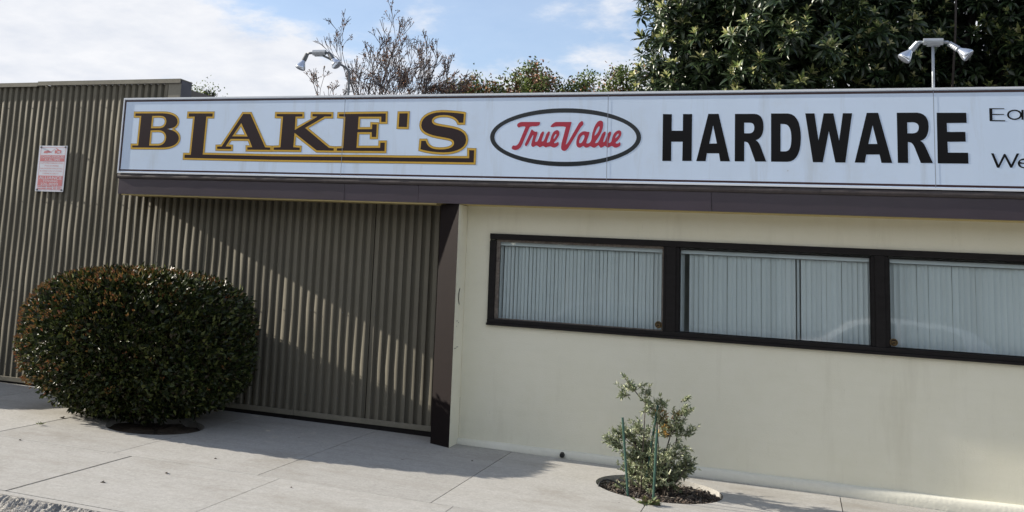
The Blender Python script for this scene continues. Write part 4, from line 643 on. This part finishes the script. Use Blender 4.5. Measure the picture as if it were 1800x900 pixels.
# ================================================================ FOLIAGE HELPERS
def frames(d, roll):
    """d (n,3) unit directions -> side, normal with random roll"""
    ref = np.where(np.abs(d[:, 2:3]) < .9, np.array([[0, 0, 1.]]), np.array([[1., 0, 0]]))
    s_ = np.cross(d, ref); s_ /= np.linalg.norm(s_, axis=1, keepdims=True); n_ = np.cross(s_, d)
    c, s2 = np.cos(roll)[:, None], np.sin(roll)[:, None]
    return s_ * c + n_ * s2, -s_ * s2 + n_ * c
def leaves(P_, D_, roll, Ln, Wd, fold=.25):
    """kite leaves folded on the midrib: 4 verts, 2 tris each"""
    s_, n_ = frames(D_, roll); Ln = Ln[:, None]; Wd = Wd[:, None]
    a = P_; t = P_ + D_ * Ln - n_ * Ln * .12; l = P_ + D_ * Ln * .45 - s_ * Wd / 2 + n_ * Wd * fold; r = P_ + D_ * Ln * .45 + s_ * Wd / 2 + n_ * Wd * fold
    V = np.stack([a, l, t, r], 1).reshape(-1, 3); k = np.arange(len(P_))[:, None] * 4
    F = np.concatenate([k + np.array([[0, 2, 1]]), k + np.array([[0, 3, 2]])], 1).reshape(-1, 3)
    return V, F
def unit(v): return v / np.linalg.norm(v, axis=-1, keepdims=True)
def rdir(n): return unit(NR.normal(size=(n, 3)))
def rosette(seed, n=13, L0=.175, W0=.046, up=.35):
    g = np.random.default_rng(seed); a = np.arange(n) * 2.4 + g.uniform(0, 6); el = (np.linspace(.95, -.75, n) if up < .5 else np.linspace(1.4, .55, n)) + g.normal(0, .16, n)
    d = np.stack([np.cos(a) * np.cos(el), np.sin(a) * np.cos(el), np.sin(el)], 1)
    ln = L0 * g.uniform(.75, 1.15, n); w = W0 * g.uniform(.8, 1.2, n)
    V, F = [], []
    # 6-vert leaf blade: base, two shoulders, two upper, tip
    s_ = unit(np.cross(d, np.array([0, 0, 1.]))); n_ = np.cross(s_, d); o0 = d * .015
    for i in range(n):
        k = len(V); D_, S_, Nn, l_, w_ = d[i], s_[i], n_[i], ln[i], w[i]
        V += [o0[i], D_ * l_ * .45 - S_ * w_ / 2 + Nn * w_ * .2, D_ * l_ * .45 + S_ * w_ / 2 + Nn * w_ * .2, D_ * l_ * .45 - Nn * w_ * .05, D_ * l_ * .8 - S_ * w_ * .32 - Nn * l_ * .05, D_ * l_ * .8 + S_ * w_ * .32 - Nn * l_ * .05, D_ * l_ - Nn * l_ * .22, D_ * l_ * .8 - Nn * l_ * .10]
        F += [(k, k + 3, k + 1), (k, k + 2, k + 3), (k + 1, k + 3, k + 7), (k + 1, k + 7, k + 4), (k + 3, k + 2, k + 5), (k + 3, k + 5, k + 7), (k + 4, k + 7, k + 6), (k + 7, k + 5, k + 6)]
    return np.array(V), np.array(F)
def orient(ax):
    ax = Vector(ax).normalized(); return ax.to_track_quat('Z', 'Y').to_matrix() @ Matrix.Rotation(rnd.uniform(0, 6.28), 3, 'Z')
def replicate(protos, pos, axes, scale):
    Vs = []; Fs = []; off = 0
    for p_, a_, s_ in zip(pos, axes, scale):
        V, F = protos[rnd.randrange(len(protos))]; Rm = np.array(orient(a_)) * s_
        Vs.append(V @ Rm.T + p_); Fs.append(F + off); off += len(V)
    return np.concatenate(Vs), np.concatenate(Fs)
def branch(mb, p0, d, ln, r, depth, spread=.5, upb=.15, kids=(2, 3), tips=None, seg=4, shrink=.72, wob=.12, n=6, minr=.004):
    pts = [p0]; rr = [r]; dd = Vector(d)
    for i in range(seg):
        dd = (dd + Vector((rnd.gauss(0, wob), rnd.gauss(0, wob), rnd.gauss(0, wob) + upb * .3))).normalized(); pts.append(pts[-1] + dd * ln / seg); rr.append(max(minr, r * (1 - .45 * (i + 1) / seg)))
    mb.tube(pts, rr, n if r > .03 else (5 if r > .012 else 3), cap=False)
    if tips is not None and depth <= 2:
        for q_ in pts[1:]: tips.append((q_, dd.copy(), depth))
    if depth <= 0: return
    for k in range(rnd.randint(*kids)):
        i = rnd.randint(max(1, seg - 2), seg) if k else seg
        a = dd.orthogonal().normalized(); a = Matrix.Rotation(rnd.uniform(0, 6.28), 3, dd) @ a
        nd = (dd + a * rnd.uniform(spread * .5, spread * 1.2) + Vector((0, 0, upb))).normalized()
        branch(mb, pts[i], nd, ln * rnd.uniform(shrink - .12, shrink + .1), rr[i] * .72, depth - 1, spread, upb, kids, tips, seg, shrink, wob, n, minr)

# ================================================================ CLIPPED BUSH
def supell(n, rx, ry, rz, e=2.7):
    d = rdir(n); k = (np.abs(d[:, 0] / rx) ** e + np.abs(d[:, 1] / ry) ** e + np.abs(d[:, 2] / rz) ** e) ** (-1 / e)
    return d, k
def clipped_bush(x, y, label, rx=1.19, ry=.96, rz=.71, cz=.76):
    t_ = empty('clipped_bush', label, 'bush', None, (x, y, gz(x, y)))
    C = np.array([0, 0, cz])
    n = 30000; d, k = supell(n, rx, ry, rz)
    keep = (d[:, 2] * k > -rz * .985) ; d = d[keep]; k = k[keep]; n = len(d)
    lump = 1 + .012 * np.sin(d[:, 0] * 23 + d[:, 2] * 19) * np.sin(d[:, 1] * 17 + 2) + .022 * np.sin(d[:, 0] * 7 + 1) * np.cos(d[:, 1] * 6) + .014 * np.sin(d[:, 2] * 9 + d[:, 0] * 5)
    dep = NR.random(n) ** 1.5 * .17 - (NR.random(n) < .05) * NR.uniform(0, .05, n)
    P_ = d * (k * lump)[:, None] - d * dep[:, None] + C + NR.normal(0, .012, (n, 3))
    P_[:, 2] += np.where(P_[:, 2] < .3, NR.uniform(-.05, .06, n), 0)
    D_ = unit(d * 1.0 + rdir(n) * .95 + np.array([0, 0, .35]))
    V, F = leaves(P_, D_, NR.uniform(0, 6.28, n), NR.uniform(.030, .074, n), NR.uniform(.018, .042, n))
    f = link('foliage', pymesh('foliage', V, F, 'bush_leaf'), t_); f['kind'] = 'stuff'
    # coppery new growth on the outer skin, patchy, massed up-left to imitate sunlight
    n = 5200; d, k = supell(n, rx, ry, rz)
    q_ = np.sin(d[:, 0] * 9 + 2) * np.cos(d[:, 2] * 8 + d[:, 1] * 7) + NR.normal(0, .7, n) + d[:, 2] * 1.1 - d[:, 0] * 1.1 - .6
    keep = (d[:, 2] * k > -rz * .7) & (q_ > .15); d = d[keep]; k = k[keep]; n = len(d)
    c0 = d * (k * 1.012)[:, None] + C
    P_ = np.repeat(c0, 4, 0) + NR.normal(0, .008, (n * 4, 3)); D_ = unit(np.repeat(d, 4, 0) + rdir(n * 4) * .7 + np.array([0, 0, .4]))
    V, F = leaves(P_, D_, NR.uniform(0, 6.28, n * 4), NR.uniform(.026, .048, n * 4), NR.uniform(.011, .020, n * 4))
    f = link('new_growth', pymesh('new_growth', V, F, 'bush_tip'), t_); f['kind'] = 'stuff'
    # inner twiggy mass that stops light
    n = 9000; d, k = supell(n, rx * .80, ry * .80, rz * .80)
    P_ = d * (k * NR.uniform(.75, 1, n))[:, None] + C
    V, F = leaves(P_, rdir(n), NR.uniform(0, 6.28, n), NR.uniform(.07, .12, n), NR.uniform(.05, .08, n))
    f = link('inner_foliage', pymesh('inner_foliage', V, F, 'bush_leaf'), t_); f['kind'] = 'stuff'
    for i in range(7):
        a = i * .9 + .3; b_ = MB()
        p0 = Vector((.12 * math.cos(a) + .05, .10 * math.sin(a), -.06)); p1 = Vector((.45 * math.cos(a), .30 * math.sin(a), .35)); p2 = Vector((.8 * math.cos(a), .5 * math.sin(a), .8))
        b_.tube([p0, p0.lerp(p1, .5) + Vector((0, 0, .03)), p1, p2], [.026, .022, .018, .010], 7); b_.build('stem', 'darkbark', t_, smooth=True)
    return t_
clipped_bush(-6.27, 9.28, 'large rounded clipped bush with coppery leaf tips on the sidewalk')
clipped_bush(-10.55, 9.25, 'second clipped bush beyond the left edge, throwing shade on the corrugated wall', 1.15, .8, .50, .62)

# ================================================================ SMALL STAKED SHRUB
sh = empty('small_shrub', 'scraggly grey green shrub growing in the round mulch bed', 'shrub', None, (-1.07, 9.33, -.05))
offs = Vector((-1.07, 9.33, -.05)); YP = 9.25
for sx in PLANT_STEMS:
    b_ = MB(); n = len(sx); r1 = .011 if len(sx) > 6 else .008
    b_.tube([Vector((x, YP + rnd.uniform(-.03, .03) + .05 * (i / n), z if i else -.03)) - offs for i, (x, z) in enumerate(sx)], [max(.0028, r1 * (1 - .75 * i / (n - 1))) for i in range(n)], 6)
    b_.build('stem', 'bark', sh, smooth=True)
Pa, Da, Pb, Db = [], [], [], []
twg = MB()
for bi, (x, z, r_) in enumerate(PLANT_BLOBS):
    low = z < .38
    n = int(150 * (1.9 if low else 1) * (r_ / .08) ** 1.5) + 20
    cy_ = YP + rnd.uniform(-.10, .12) * (1.7 if low else .7)
    c = np.array([x, cy_, z]) - np.array(offs)
    for k in range(max(3, int(n / 16))):
        e = c + NR.normal(0, r_ * .55, 3); base = c + np.array([-c[0] * .25, -c[1] * .25, -r_ * .7])
        twg.tube([Vector(base), Vector((base + e) / 2 + NR.normal(0, .008, 3)), Vector(e)], [.0028, .002, .0012], 3, cap=False)
        dirc = unit(e - base)
        m_ = 16
        tt = NR.uniform(.25, 1.1, m_)[:, None]; P_ = base + (e - base) * tt; D_ = unit(dirc * .6 + rdir(m_) * .9 + np.array([0, 0, .25]))
        (Pb if (bi in (5, 6, 7, 8, 13) and k % 3 == 0) else Pa).append(P_); (Db if (bi in (5, 6, 7, 8, 13) and k % 3 == 0) else Da).append(D_)
twg.build('twigs', 'bark', sh)['kind'] = 'stuff'
for Pq, Dq, mm, nm in ((Pa, Da, 'sage_leaf', 'foliage'), (Pb, Db, 'amber_leaf', 'yellowed_foliage')):
    P_ = np.concatenate(Pq); D_ = np.concatenate(Dq); n = len(P_)
    V, F = leaves(P_, D_, NR.uniform(0, 6.28, n), NR.uniform(.026, .048, n), NR.uniform(.010, .018, n)); f = link(nm, pymesh(nm, V, F, mm), sh); f['kind'] = 'stuff'
def stake(p0, p1, label):
    t_ = empty('garden_stake', label, 'stake', 'green stakes around the small shrub', p0); d = Vector(p1) - Vector(p0)
    b_ = MB(); w = .0105
    ax = d.normalized(); s_ = ax.cross(Vector((0.3, 1, 0))).normalized(); n_ = ax.cross(s_)
    prof = [(-1, -.4), (-.35, .5), (.35, .5), (1, -.4), (.75, -.55), (.25, .2), (-.25, .2), (-.75, -.55)]
    r0_ = [b_.bm.verts.new(s_ * a * w + n_ * c * w) for a, c in prof]; r1_ = [b_.bm.verts.new(d + s_ * a * w + n_ * c * w) for a, c in prof]
    for i in range(8): b_.bm.faces.new((r0_[i], r0_[(i + 1) % 8], r1_[(i + 1) % 8], r1_[i]))
    b_.bm.faces.new(r0_[::-1]); b_.bm.faces.new(r1_); b_.build('stake_bar', 'stake', t_)
    b_ = MB()
    for k in range(6):
        c = d * (.3 + .11 * k) + n_ * (-.007); b_.tube([c, c - n_ * .006], .004, 5)
    b_.build('stake_studs', 'stake', t_)
stake((-1.262, 8.96, -.08), (-1.321, 8.96, .585), 'left green metal stake standing beside the small shrub')
stake((-1.060, 8.87, -.08), (-1.036, 8.87, .53), 'front green metal stake at the middle of the mulch bed')
stake((-1.155, 9.22, .10), (-1.078, 9.26, .68), 'leaning green stake held up inside the small shrub')
# low irrigation hose loop
b_ = MB(); b_.tube([(-1.40 + .12 * math.cos(a), 9.08 + .07 * math.sin(a), -.05 + .10 * math.sin(max(0, a * .9 - .3))) for a in [i * .35 for i in range(11)]], .008, 7); tag(b_.build('drip_hose', 'black_plastic', smooth=True), 'black drip hose looping out of the mulch bed at its left rim', 'hose')

# weeds and dry leaves
def weed(x, y, label, n=26, s=.035, grp=None):
    t_ = empty('weed', label, 'weed', grp, (x, y, gz(x, y)))
    P_ = np.zeros((n, 3)) + NR.normal(0, s * .35, (n, 3)) * np.array([1.6, .7, .2]) + np.array([0, 0, .012]); D_ = unit(rdir(n) * np.array([1, .8, .5]) + np.array([0, 0, .35]))
    V, F = leaves(P_, D_, NR.uniform(0, 6.28, n), NR.uniform(.5, 1.1, n) * s, NR.uniform(.25, .4, n) * s); link('leaves', pymesh('leaves', V, F, 'weed'), t_)
weed(-1.07, 8.68, 'tuft of weed in the joint just in front of the small shrub', 46, .075)
weed(-6.62, 8.28, 'pale green weed sprouting from the dark joint left of the bush', 18, .035)
weed(-3.97, 5.99 + .12, 'tiny weed on the kerb joint at the lower left', 8, .02)
for x, y, a, s_, lb in ((-7.05, 9.35, .2, .05, 'dry leaf on the slab left of the bush near the wall'), (-6.75, 8.72, .1, .07, 'dry twig lying left of the bush'), (-4.78, 6.72, .5, .045, 'curled dry leaf near the kerb at lower left'), (-4.55, 7.25, 1.9, .05, 'thin dry leaf in the middle of the front slab'), (-4.55, 7.98, .5, .03, 'dry crumb beside the bush shadow edge'), (-3.55, 7.42, 1.2, .025, 'dry crumb on the slab before the gate'), (-2.70, 9.35, .3, .022, 'dark crumb on the shaded slab before the brown post'), (-6.3, 7.6, 0, .035, 'dry leaf on the left front slab')):
    V, F = leaves(np.array([[0, 0, .004]]), unit(np.array([[math.cos(a), math.sin(a), .12]])), np.array([.15]), np.array([s_]), np.array([s_ * .35])); V2, F2 = leaves(np.array([[s_ * .3, 0.004, .006]]), unit(np.array([[math.cos(a + .9), math.sin(a + .9), .35]])), np.array([.5]), np.array([s_ * .6]), np.array([s_ * .25]))
    V = np.concatenate([V, V + np.array([0, 0, -.0025]), V2]); F = np.concatenate([F, F[:, ::-1] + 4, F2 + 8])
    tag(link('dry_leaf', pymesh('dry_leaf', V, F, 'dry'), None, (x, y, gz(x, y))), lb, 'leaf', 'dry leaves scattered on the sidewalk')

# ================================================================ TREES BEHIND
# bare tree with seed heads
bt = empty('bare_tree', 'nearly bare tree with rusty seed heads behind the sign left of centre', 'tree', None, (-6.45, 16, 0))
tips = []; mb = MB()
for i, (dx, dy, l_, r_) in enumerate(((-.62, 0, 1.12, .042), (-.32, .15, 1.28, .05), (-.16, -.1, 1.44, .052), (-.06, .1, 1.38, .05), (.08, -.05, 1.28, .05), (.34, .1, 1.08, .042), (.55, -.05, 1.02, .04), (.78, .1, 1.0, .04))):
    p0 = Vector((dx * .9, dy * .5, 2.45)); mb.tube([Vector((dx * .15, dy * .2, 0)), Vector((dx * .5, dy * .3, 1.3)), p0], [r_ * 1.5, r_ * 1.2, r_], 8, cap=False)
    branch(mb, p0, Vector((dx * .42, dy * .5, 1)).normalized(), l_ * 1.12, r_ * .85, 5, .54, .07, (2, 4), tips, 4, .60, .07, minr=.0045)
mb.build('trunk', 'greybark', bt, smooth=True)
pts = [q for q in tips if rnd.random() < .085]
Pq = np.concatenate([np.array(q[0]) + NR.normal(0, .018, (5, 3)) for q in pts]); n = len(Pq)
V, F = leaves(Pq, rdir(n), NR.uniform(0, 6.28, n), NR.uniform(.02, .038, n), NR.uniform(.016, .028, n)); f = link('seed_heads', pymesh('seed_heads', V, F, 'rust_leaf'), bt); f['kind'] = 'stuff'

def leafy(x, y, lobes, label, nleaf, grp='trees beyond the sign', rust=.25, lsz=(.05, .09)):
    t_ = empty('leafy_tree', label, 'tree', grp, (x, y, 0)); mb = MB(); Pq = []; Pr = []
    mb.tube([Vector((0, 0, 0)), Vector((.05, 0, 1.6)), Vector((0, .05, 3.0))], [.16, .12, .10], 8, cap=False)
    tot = sum(r_ ** 2 for *_, r_ in lobes)
    for lx0, ly0, lz0, r_ in lobes:
        lz0 -= (.29 if y > 15 else 0); c = Vector((lx0 - x, ly0 - y, lz0)); b0 = Vector((c.x * .3, c.y * .3, 3.0)); mid = b0.lerp(c, .55) + Vector((rnd.uniform(-.1, .1), 0, -.1))
        mb.tube([b0, mid, c], [.06, .035, .02], 6, cap=False)
        k = int(26 * r_ / .5) + 6; m_ = max(4, int(nleaf * r_ ** 2 / tot / k))
        for j in range(k):
            dd = Vector(rdir(1)[0]); dd.z = dd.z * .8 + .15; e = c + dd * r_ * rnd.uniform(.55, 1.05)
            mb.tube([c + dd * .05, c.lerp(e, .6) + Vector(NR.normal(0, .03, 3)), e], [.014, .009, .004], 3, cap=False)
            sp = NR.normal(0, .085, (m_, 3)) + np.array(e)
            (Pr if rnd.random() < rust else Pq).append(sp)
    mb.build('trunk', 'darkbark', t_, smooth=True)
    for P2, mm, nm in ((Pq, 'oak_leaf', 'crown'), (Pr, 'rust_leaf', 'seed_heads')):
        if not P2: continue
        P_ = np.concatenate(P2); n = len(P_)
        V, F = leaves(P_, unit(rdir(n) + np.array([0, 0, .2])), NR.uniform(0, 6.28, n), NR.uniform(*lsz, n), NR.uniform(lsz[0] * .5, lsz[1] * .6, n)); f = link(nm, pymesh(nm, V, F, mm), t_); f['kind'] = 'stuff'
def PX(x, y, Y):  # helper only used for the numbers below: metres at depth Y
    v = (Vector((r0))) ; return None
leafy(-5.9, 20, [(-6.35, 20, 5.35, .42), (-6.05, 20.2, 5.55, .40), (-5.72, 20, 5.5, .38), (-6.6, 20, 4.9, .4), (-5.45, 20, 5.2, .42), (-5.9, 19.8, 4.9, .5), (-5.3, 20, 4.8, .4), (-6.45, 19.9, 5.75, .12)], 'low tree with many rusty seed heads right of the bare tree', 8000, rust=.5)
leafy(-4.9, 20.5, [(-5.25, 20.5, 5.75, .38), (-4.95, 20.6, 6.0, .34), (-4.72, 20.3, 5.65, .40), (-5.1, 20.4, 5.3, .5), (-4.65, 20.4, 5.2, .45), (-4.5, 20.5, 5.5, .3), (-4.9, 20.4, 4.9, .5)], 'tallest green tree of the row behind the oval emblem', 9000, rust=.28)
leafy(-4.0, 21, [(-4.15, 21, 5.75, .30), (-3.95, 21, 5.95, .26), (-4.3, 21, 5.45, .3), (-3.85, 21, 5.5, .3), (-4.05, 21, 5.2, .35), (-3.7, 21, 5.15, .3), (-4.4, 21, 5.1, .3)], 'small open green tree between the taller trees beyond the sign', 3600, rust=.12)
leafy(-3.1, 20, [(-3.3, 20, 5.45, .34), (-3.05, 20, 5.8, .32), (-2.85, 20.2, 5.4, .4), (-3.5, 20, 5.1, .3), (-3.2, 20, 5.0, .42), (-2.7, 20, 5.0, .5), (-2.5, 20, 5.9, .4), (-2.2, 20, 5.3, .5)], 'yellow green tree just left of the big dark tree', 7500, rust=.15)
leafy(-8.3, 13.5, [(-8.42, 13.5, 4.14, .10), (-8.30, 13.5, 4.20, .08), (-8.5, 13.5, 4.10, .12), (-8.20, 13.5, 4.16, .06)], 'tip of a small tree showing beside the corrugated wall end', 500, rust=.1, lsz=(.03, .05))

# big dark tree
bg_ = empty('broadleaf_tree', 'huge dark tree with leathery leaf rosettes behind the right of the sign', 'tree', None, (1.6, 15.2, 0))
o0 = np.array([1.6, 15.2, 0.])
lob = [(-1.12, 13.9, 4.4, .8), (-1.15, 14.0, 5.3, .8), (-.95, 14.2, 6.2, .95), (-.1, 13.5, 4.9, 1.0), (.2, 13.7, 5.9, 1.05), (-.3, 13.8, 4.1, .8), (.75, 13.9, 5.1, .95), (1.35, 15.2, 4.4, .95), (1.6, 15.1, 5.8, 1.05), (2.1, 15.0, 4.5, .9), (2.75, 14.2, 5.3, .85), (2.3, 14.3, 6.3, .9), (3.2, 14.0, 4.6, 1.0), (3.5, 14.2, 5.3, .8), (4.1, 14.4, 4.8, 1.0), (4.3, 14.8, 5.7, .8), (.6, 14.8, 7.0, 1.2), (-.6, 15.0, 7.1, .9), (1.9, 15.2, 7.3, 1.0), (.3, 14.9, 4.0, 1.3), (1.8, 15.2, 5.0, 1.4), (3.2, 15.4, 5.0, 1.3), (-.4, 15.2, 5.4, 1.2), (5.0, 15.0, 4.8, 1.2)]
protos = [rosette(s_, 13 + s_ % 4) for s_ in range(7)]
protot = [rosette(40 + s_, 8, .105, .030, .9) for s_ in range(4)]
pos, axs, scl, tipf = [], [], [], []
LB = np.array(lob)
for li, (x, y, z, r_) in enumerate(lob):
    back = li >= 19 or li in (16, 17, 18)
    n = int((80 if back else 160) * r_ * r_ * 1.35)
    d = rdir(n); d[:, 1] -= .25; d = unit(d)
    for q_ in d:
        if q_[1] > .55: continue
        p_ = np.array([x, y, z]) + q_ * r_ * NR.uniform(.72, 1.06)
        dist = np.linalg.norm((LB[:, :3] - p_), axis=1) / LB[:, 3]
        inside = (dist < .72).sum()
        if inside: continue
        ax = unit(q_ * .5 + np.array([0, -.1, .9]) + NR.normal(0, .25, 3))
        pos.append(p_); axs.append(ax); scl.append(NR.uniform(.66, 1.08)); tipf.append(NR.random() < (.85 if dist.min() > .85 else .35))
pos = np.array(pos); axs = np.array(axs); scl = np.array(scl); tipf = np.array(tipf)
vis = -(pos[:, 1]) - .6 * np.abs(pos[:, 2] - 4.9) - .05 * np.abs(pos[:, 0] - 1)
order = np.argsort(-vis); near = order[:296]; far = order[296:]
pm = [pymesh('leaf_cluster', v, f, 'mag_leaf') for v, f in protos]
for i in near:
    o = link('leaf_cluster', pm[rnd.randrange(len(pm))], bg_); Rm = orient(axs[i]).to_4x4(); o.matrix_parent_inverse = Matrix.Identity(4)
    o.matrix_basis = Matrix.Translation(Vector(pos[i] - o0)) @ Rm @ Matrix.Scale(scl[i], 4)
V, F = replicate(protos, pos[far] - o0, axs[far], scl[far]); f = link('crown', pymesh('crown', V, F, 'mag_leaf'), bg_); f['kind'] = 'stuff'
ti = np.where(tipf)[0]; V, F = replicate(protot, pos[ti] - o0 + axs[ti] * .06, axs[ti], scl[ti] * NR.uniform(.8, 1.3, len(ti))); f = link('sunlit_tips', pymesh('sunlit_tips', V, F, 'mag_tip'), bg_); f['kind'] = 'stuff'
# deep inner leaves
n = 2600; k = NR.integers(0, len(lob), n); c = LB[k, :3] + rdir(n) * (LB[k, 3] * NR.uniform(.0, .70, n))[:, None]; c[:, 1] += .35
V, F = replicate(protos, c - o0, rdir(n), np.full(n, 1.5)); f = link('inner_crown', pymesh('inner_crown', V, F, 'mag_leaf'), bg_); f['kind'] = 'stuff'
mb = MB(); mb.tube([Vector((0, .3, 0)), Vector((.05, .2, 2)), Vector((-.1, .1, 3.6))], [.32, .26, .22], 10, cap=False)
for li, (x, y, z, r_) in enumerate(lob):
    c = Vector((x, y + .2, z)) - Vector(o0); b0 = Vector((-.1 + c.x * .1, .1, 3.3)); mb.tube([b0, b0.lerp(c, .5) + Vector((0, .1, -.25)), c], [.09, .06, .03], 7, cap=False)
mb.build('trunk', 'darkbark', bg_, smooth=True)
b_ = MB(); b_.tube([Vector((1.62, 13.2, 3.8)) - Vector(o0), Vector((1.68, 13.15, 4.7)) - Vector(o0), Vector((1.72, 13.2, 5.6)) - Vector(o0)], [.014, .012, .010], 8); b_.build('upright_limb', 'darkbark', bg_, smooth=True)

# ================================================================ ACROSS THE STREET (cars mirrored in the glass; shop and trees added to dim frontal light)
fs = empty('far_sidewalk', None, None); fs['kind'] = 'structure'
b = MB(); b.box(-60, 60, -9.5, -5.1, -.42, -.13); b.build('far_pavement', 'concrete', fs)
sb = empty('added_far_shop', 'added low tan shop across the street behind the viewpoint, dimming frontal light', 'building', loc=(0, -9.6, 0))
b = MB(); b.box(-26, 22, -9.0, 0, -.3, 4.4); b.build('wall', 'farwall', sb)
b = MB(); b.box(-26.3, 22.3, -9.2, .35, 4.401, 4.9); b.build('roof', 'brown', sb)
for i in range(9):
    x = -23 + i * 5; b = MB(); b.box(x, x + 2.6, .001, .04, .7, 2.9); f_ = b.build('window', 'frame', sb)
    b = MB(); b.box(x + .1, x + 2.5, .0405, .05, .8, 2.8); b.build('pane', 'farglass', f_)
def ftree(x, y, s_, label):
    t_ = empty('added_tree', label, 'tree', 'added trees across the road dimming frontal light', (x, y, -.15)); mb = MB(); mb.tube([Vector((0, 0, 0)), Vector((.1, 0, 1.5)), Vector((0, .1, 3.2))], [.2, .16, .12], 8); mb.build('trunk', 'bark', t_)
    n = 6000; d = rdir(n); P_ = d * (NR.uniform(.3, 1, n) ** .4 * s_)[:, None] * np.array([1, 1, .8]) * (1 + .2 * np.sin(d[:, :1] * 5) * np.cos(d[:, 2:] * 6)) + np.array([0, 0, 4.2])
    V, F = leaves(P_, rdir(n), NR.uniform(0, 6.28, n), NR.uniform(.15, .3, n), NR.uniform(.1, .2, n)); f = link('crown', pymesh('crown', V, F, 'mag_leaf'), t_); f['kind'] = 'stuff'
for x, y, s_, lb in ((-17, -7, 2.2, 'added round tree far left across the road, dimming frontal light'), (-5.5, -7.2, 2.4, 'added round tree facing the corrugated wall across the road, dimming frontal light'), (5.5, -7.3, 2.3, 'added round tree across the road facing the windows, dimming frontal light'), (15, -7, 2.2, 'added round tree far right across the road, dimming frontal light')): ftree(x, y, s_, lb)

def car(x, y, label, paint='carpaint'):
    """parked hatchback with its long side along the kerb; side profile extruded with tumblehome"""
    c = empty('parked_car', label, 'car', None, (x, y, -.22))
    prof = [(-2.15, .35), (-2.2, .62), (-2.12, .86), (-1.5, .98), (-1.0, 1.02), (-.35, 1.46), (.3, 1.55), (1.2, 1.52), (1.75, 1.34), (2.05, 1.0), (2.15, .7), (2.1, .35)]
    def wd(z): return .88 if z < .9 else .88 - (z - .9) * .34
    V = []; F = []; n = len(prof); ys = (-1, -.93, .93, 1)
    for sgn in ys:
        for (px_, pz) in prof: V.append((px_ * (1 if abs(sgn) < 1 else .985), sgn * wd(pz), pz if abs(sgn) < 1 or pz < .4 else pz - .03))
    for j in range(3):
        for i in range(n): F.append((j * n + i, j * n + (i + 1) % n, (j + 1) * n + (i + 1) % n, (j + 1) * n + i))
    me = bpy.data.meshes.new('body'); me.from_pydata(V, [], F + [tuple(range(n))[::-1], tuple(range(3 * n, 4 * n))]); me.materials.append(M[paint]); body = link('body', me, c)
    bm_ = bmesh.new(); bm_.from_mesh(me); bmesh.ops.recalc_face_normals(bm_, faces=bm_.faces); bmesh.ops.bevel(bm_, geom=bm_.edges[:], offset=.03, segments=2, affect='EDGES'); bm_.to_mesh(me); bm_.free(); me.shade_smooth()
    for sgn in (-1, 1):
        for pts in ([(-.85, 1.03), (-.3, 1.42), (.3, 1.49), (.35, 1.03)], [(.42, 1.03), (.38, 1.49), (1.15, 1.46), (1.5, 1.3), (1.55, 1.06)]):
            Vg = [(p_[0], sgn * (wd(p_[1]) + .004), p_[1] - .02) for p_ in pts] + [(p_[0], sgn * (wd(p_[1]) - .02), p_[1] - .02) for p_ in pts]; k = len(pts)
            me = bpy.data.meshes.new('side_window'); me.from_pydata(Vg, [], [tuple(range(k)), tuple(range(k, 2 * k))[::-1]] + [(i, (i + 1) % k, k + (i + 1) % k, k + i) for i in range(k)]); me.materials.append(M['farglass']); link('side_window', me, c)
        b = MB(); b.tube([(-2.1, sgn * .62, .72), (-2.215, sgn * .62, .72)], [.13, .10], 14); b.build('headlight', 'chrome', c)
        for wx in (-1.35, 1.35):
            b = MB(); b.tube([(wx, sgn * .68, .31), (wx, sgn * .90, .31)], .31, 22); wh = b.build('wheel', 'tire', c)
            b = MB(); b.tube([(wx, sgn * .885, .31), (wx, sgn * .912, .31)], [.20, .17], 18); b.build('rim', 'chrome', wh)
        b = MB(); b.box(-.78, -.62, sgn * .95 - .07, sgn * .95 + .07, 1.0, 1.12); b.build('mirror', paint, c, bevel=.03)
    return c
car(1.45, -3.6, 'white hatchback parked across the street, reflected in the windows')
car(-4.2, -3.7, 'grey hatchback parked across the street behind the white one', 'cargrey')
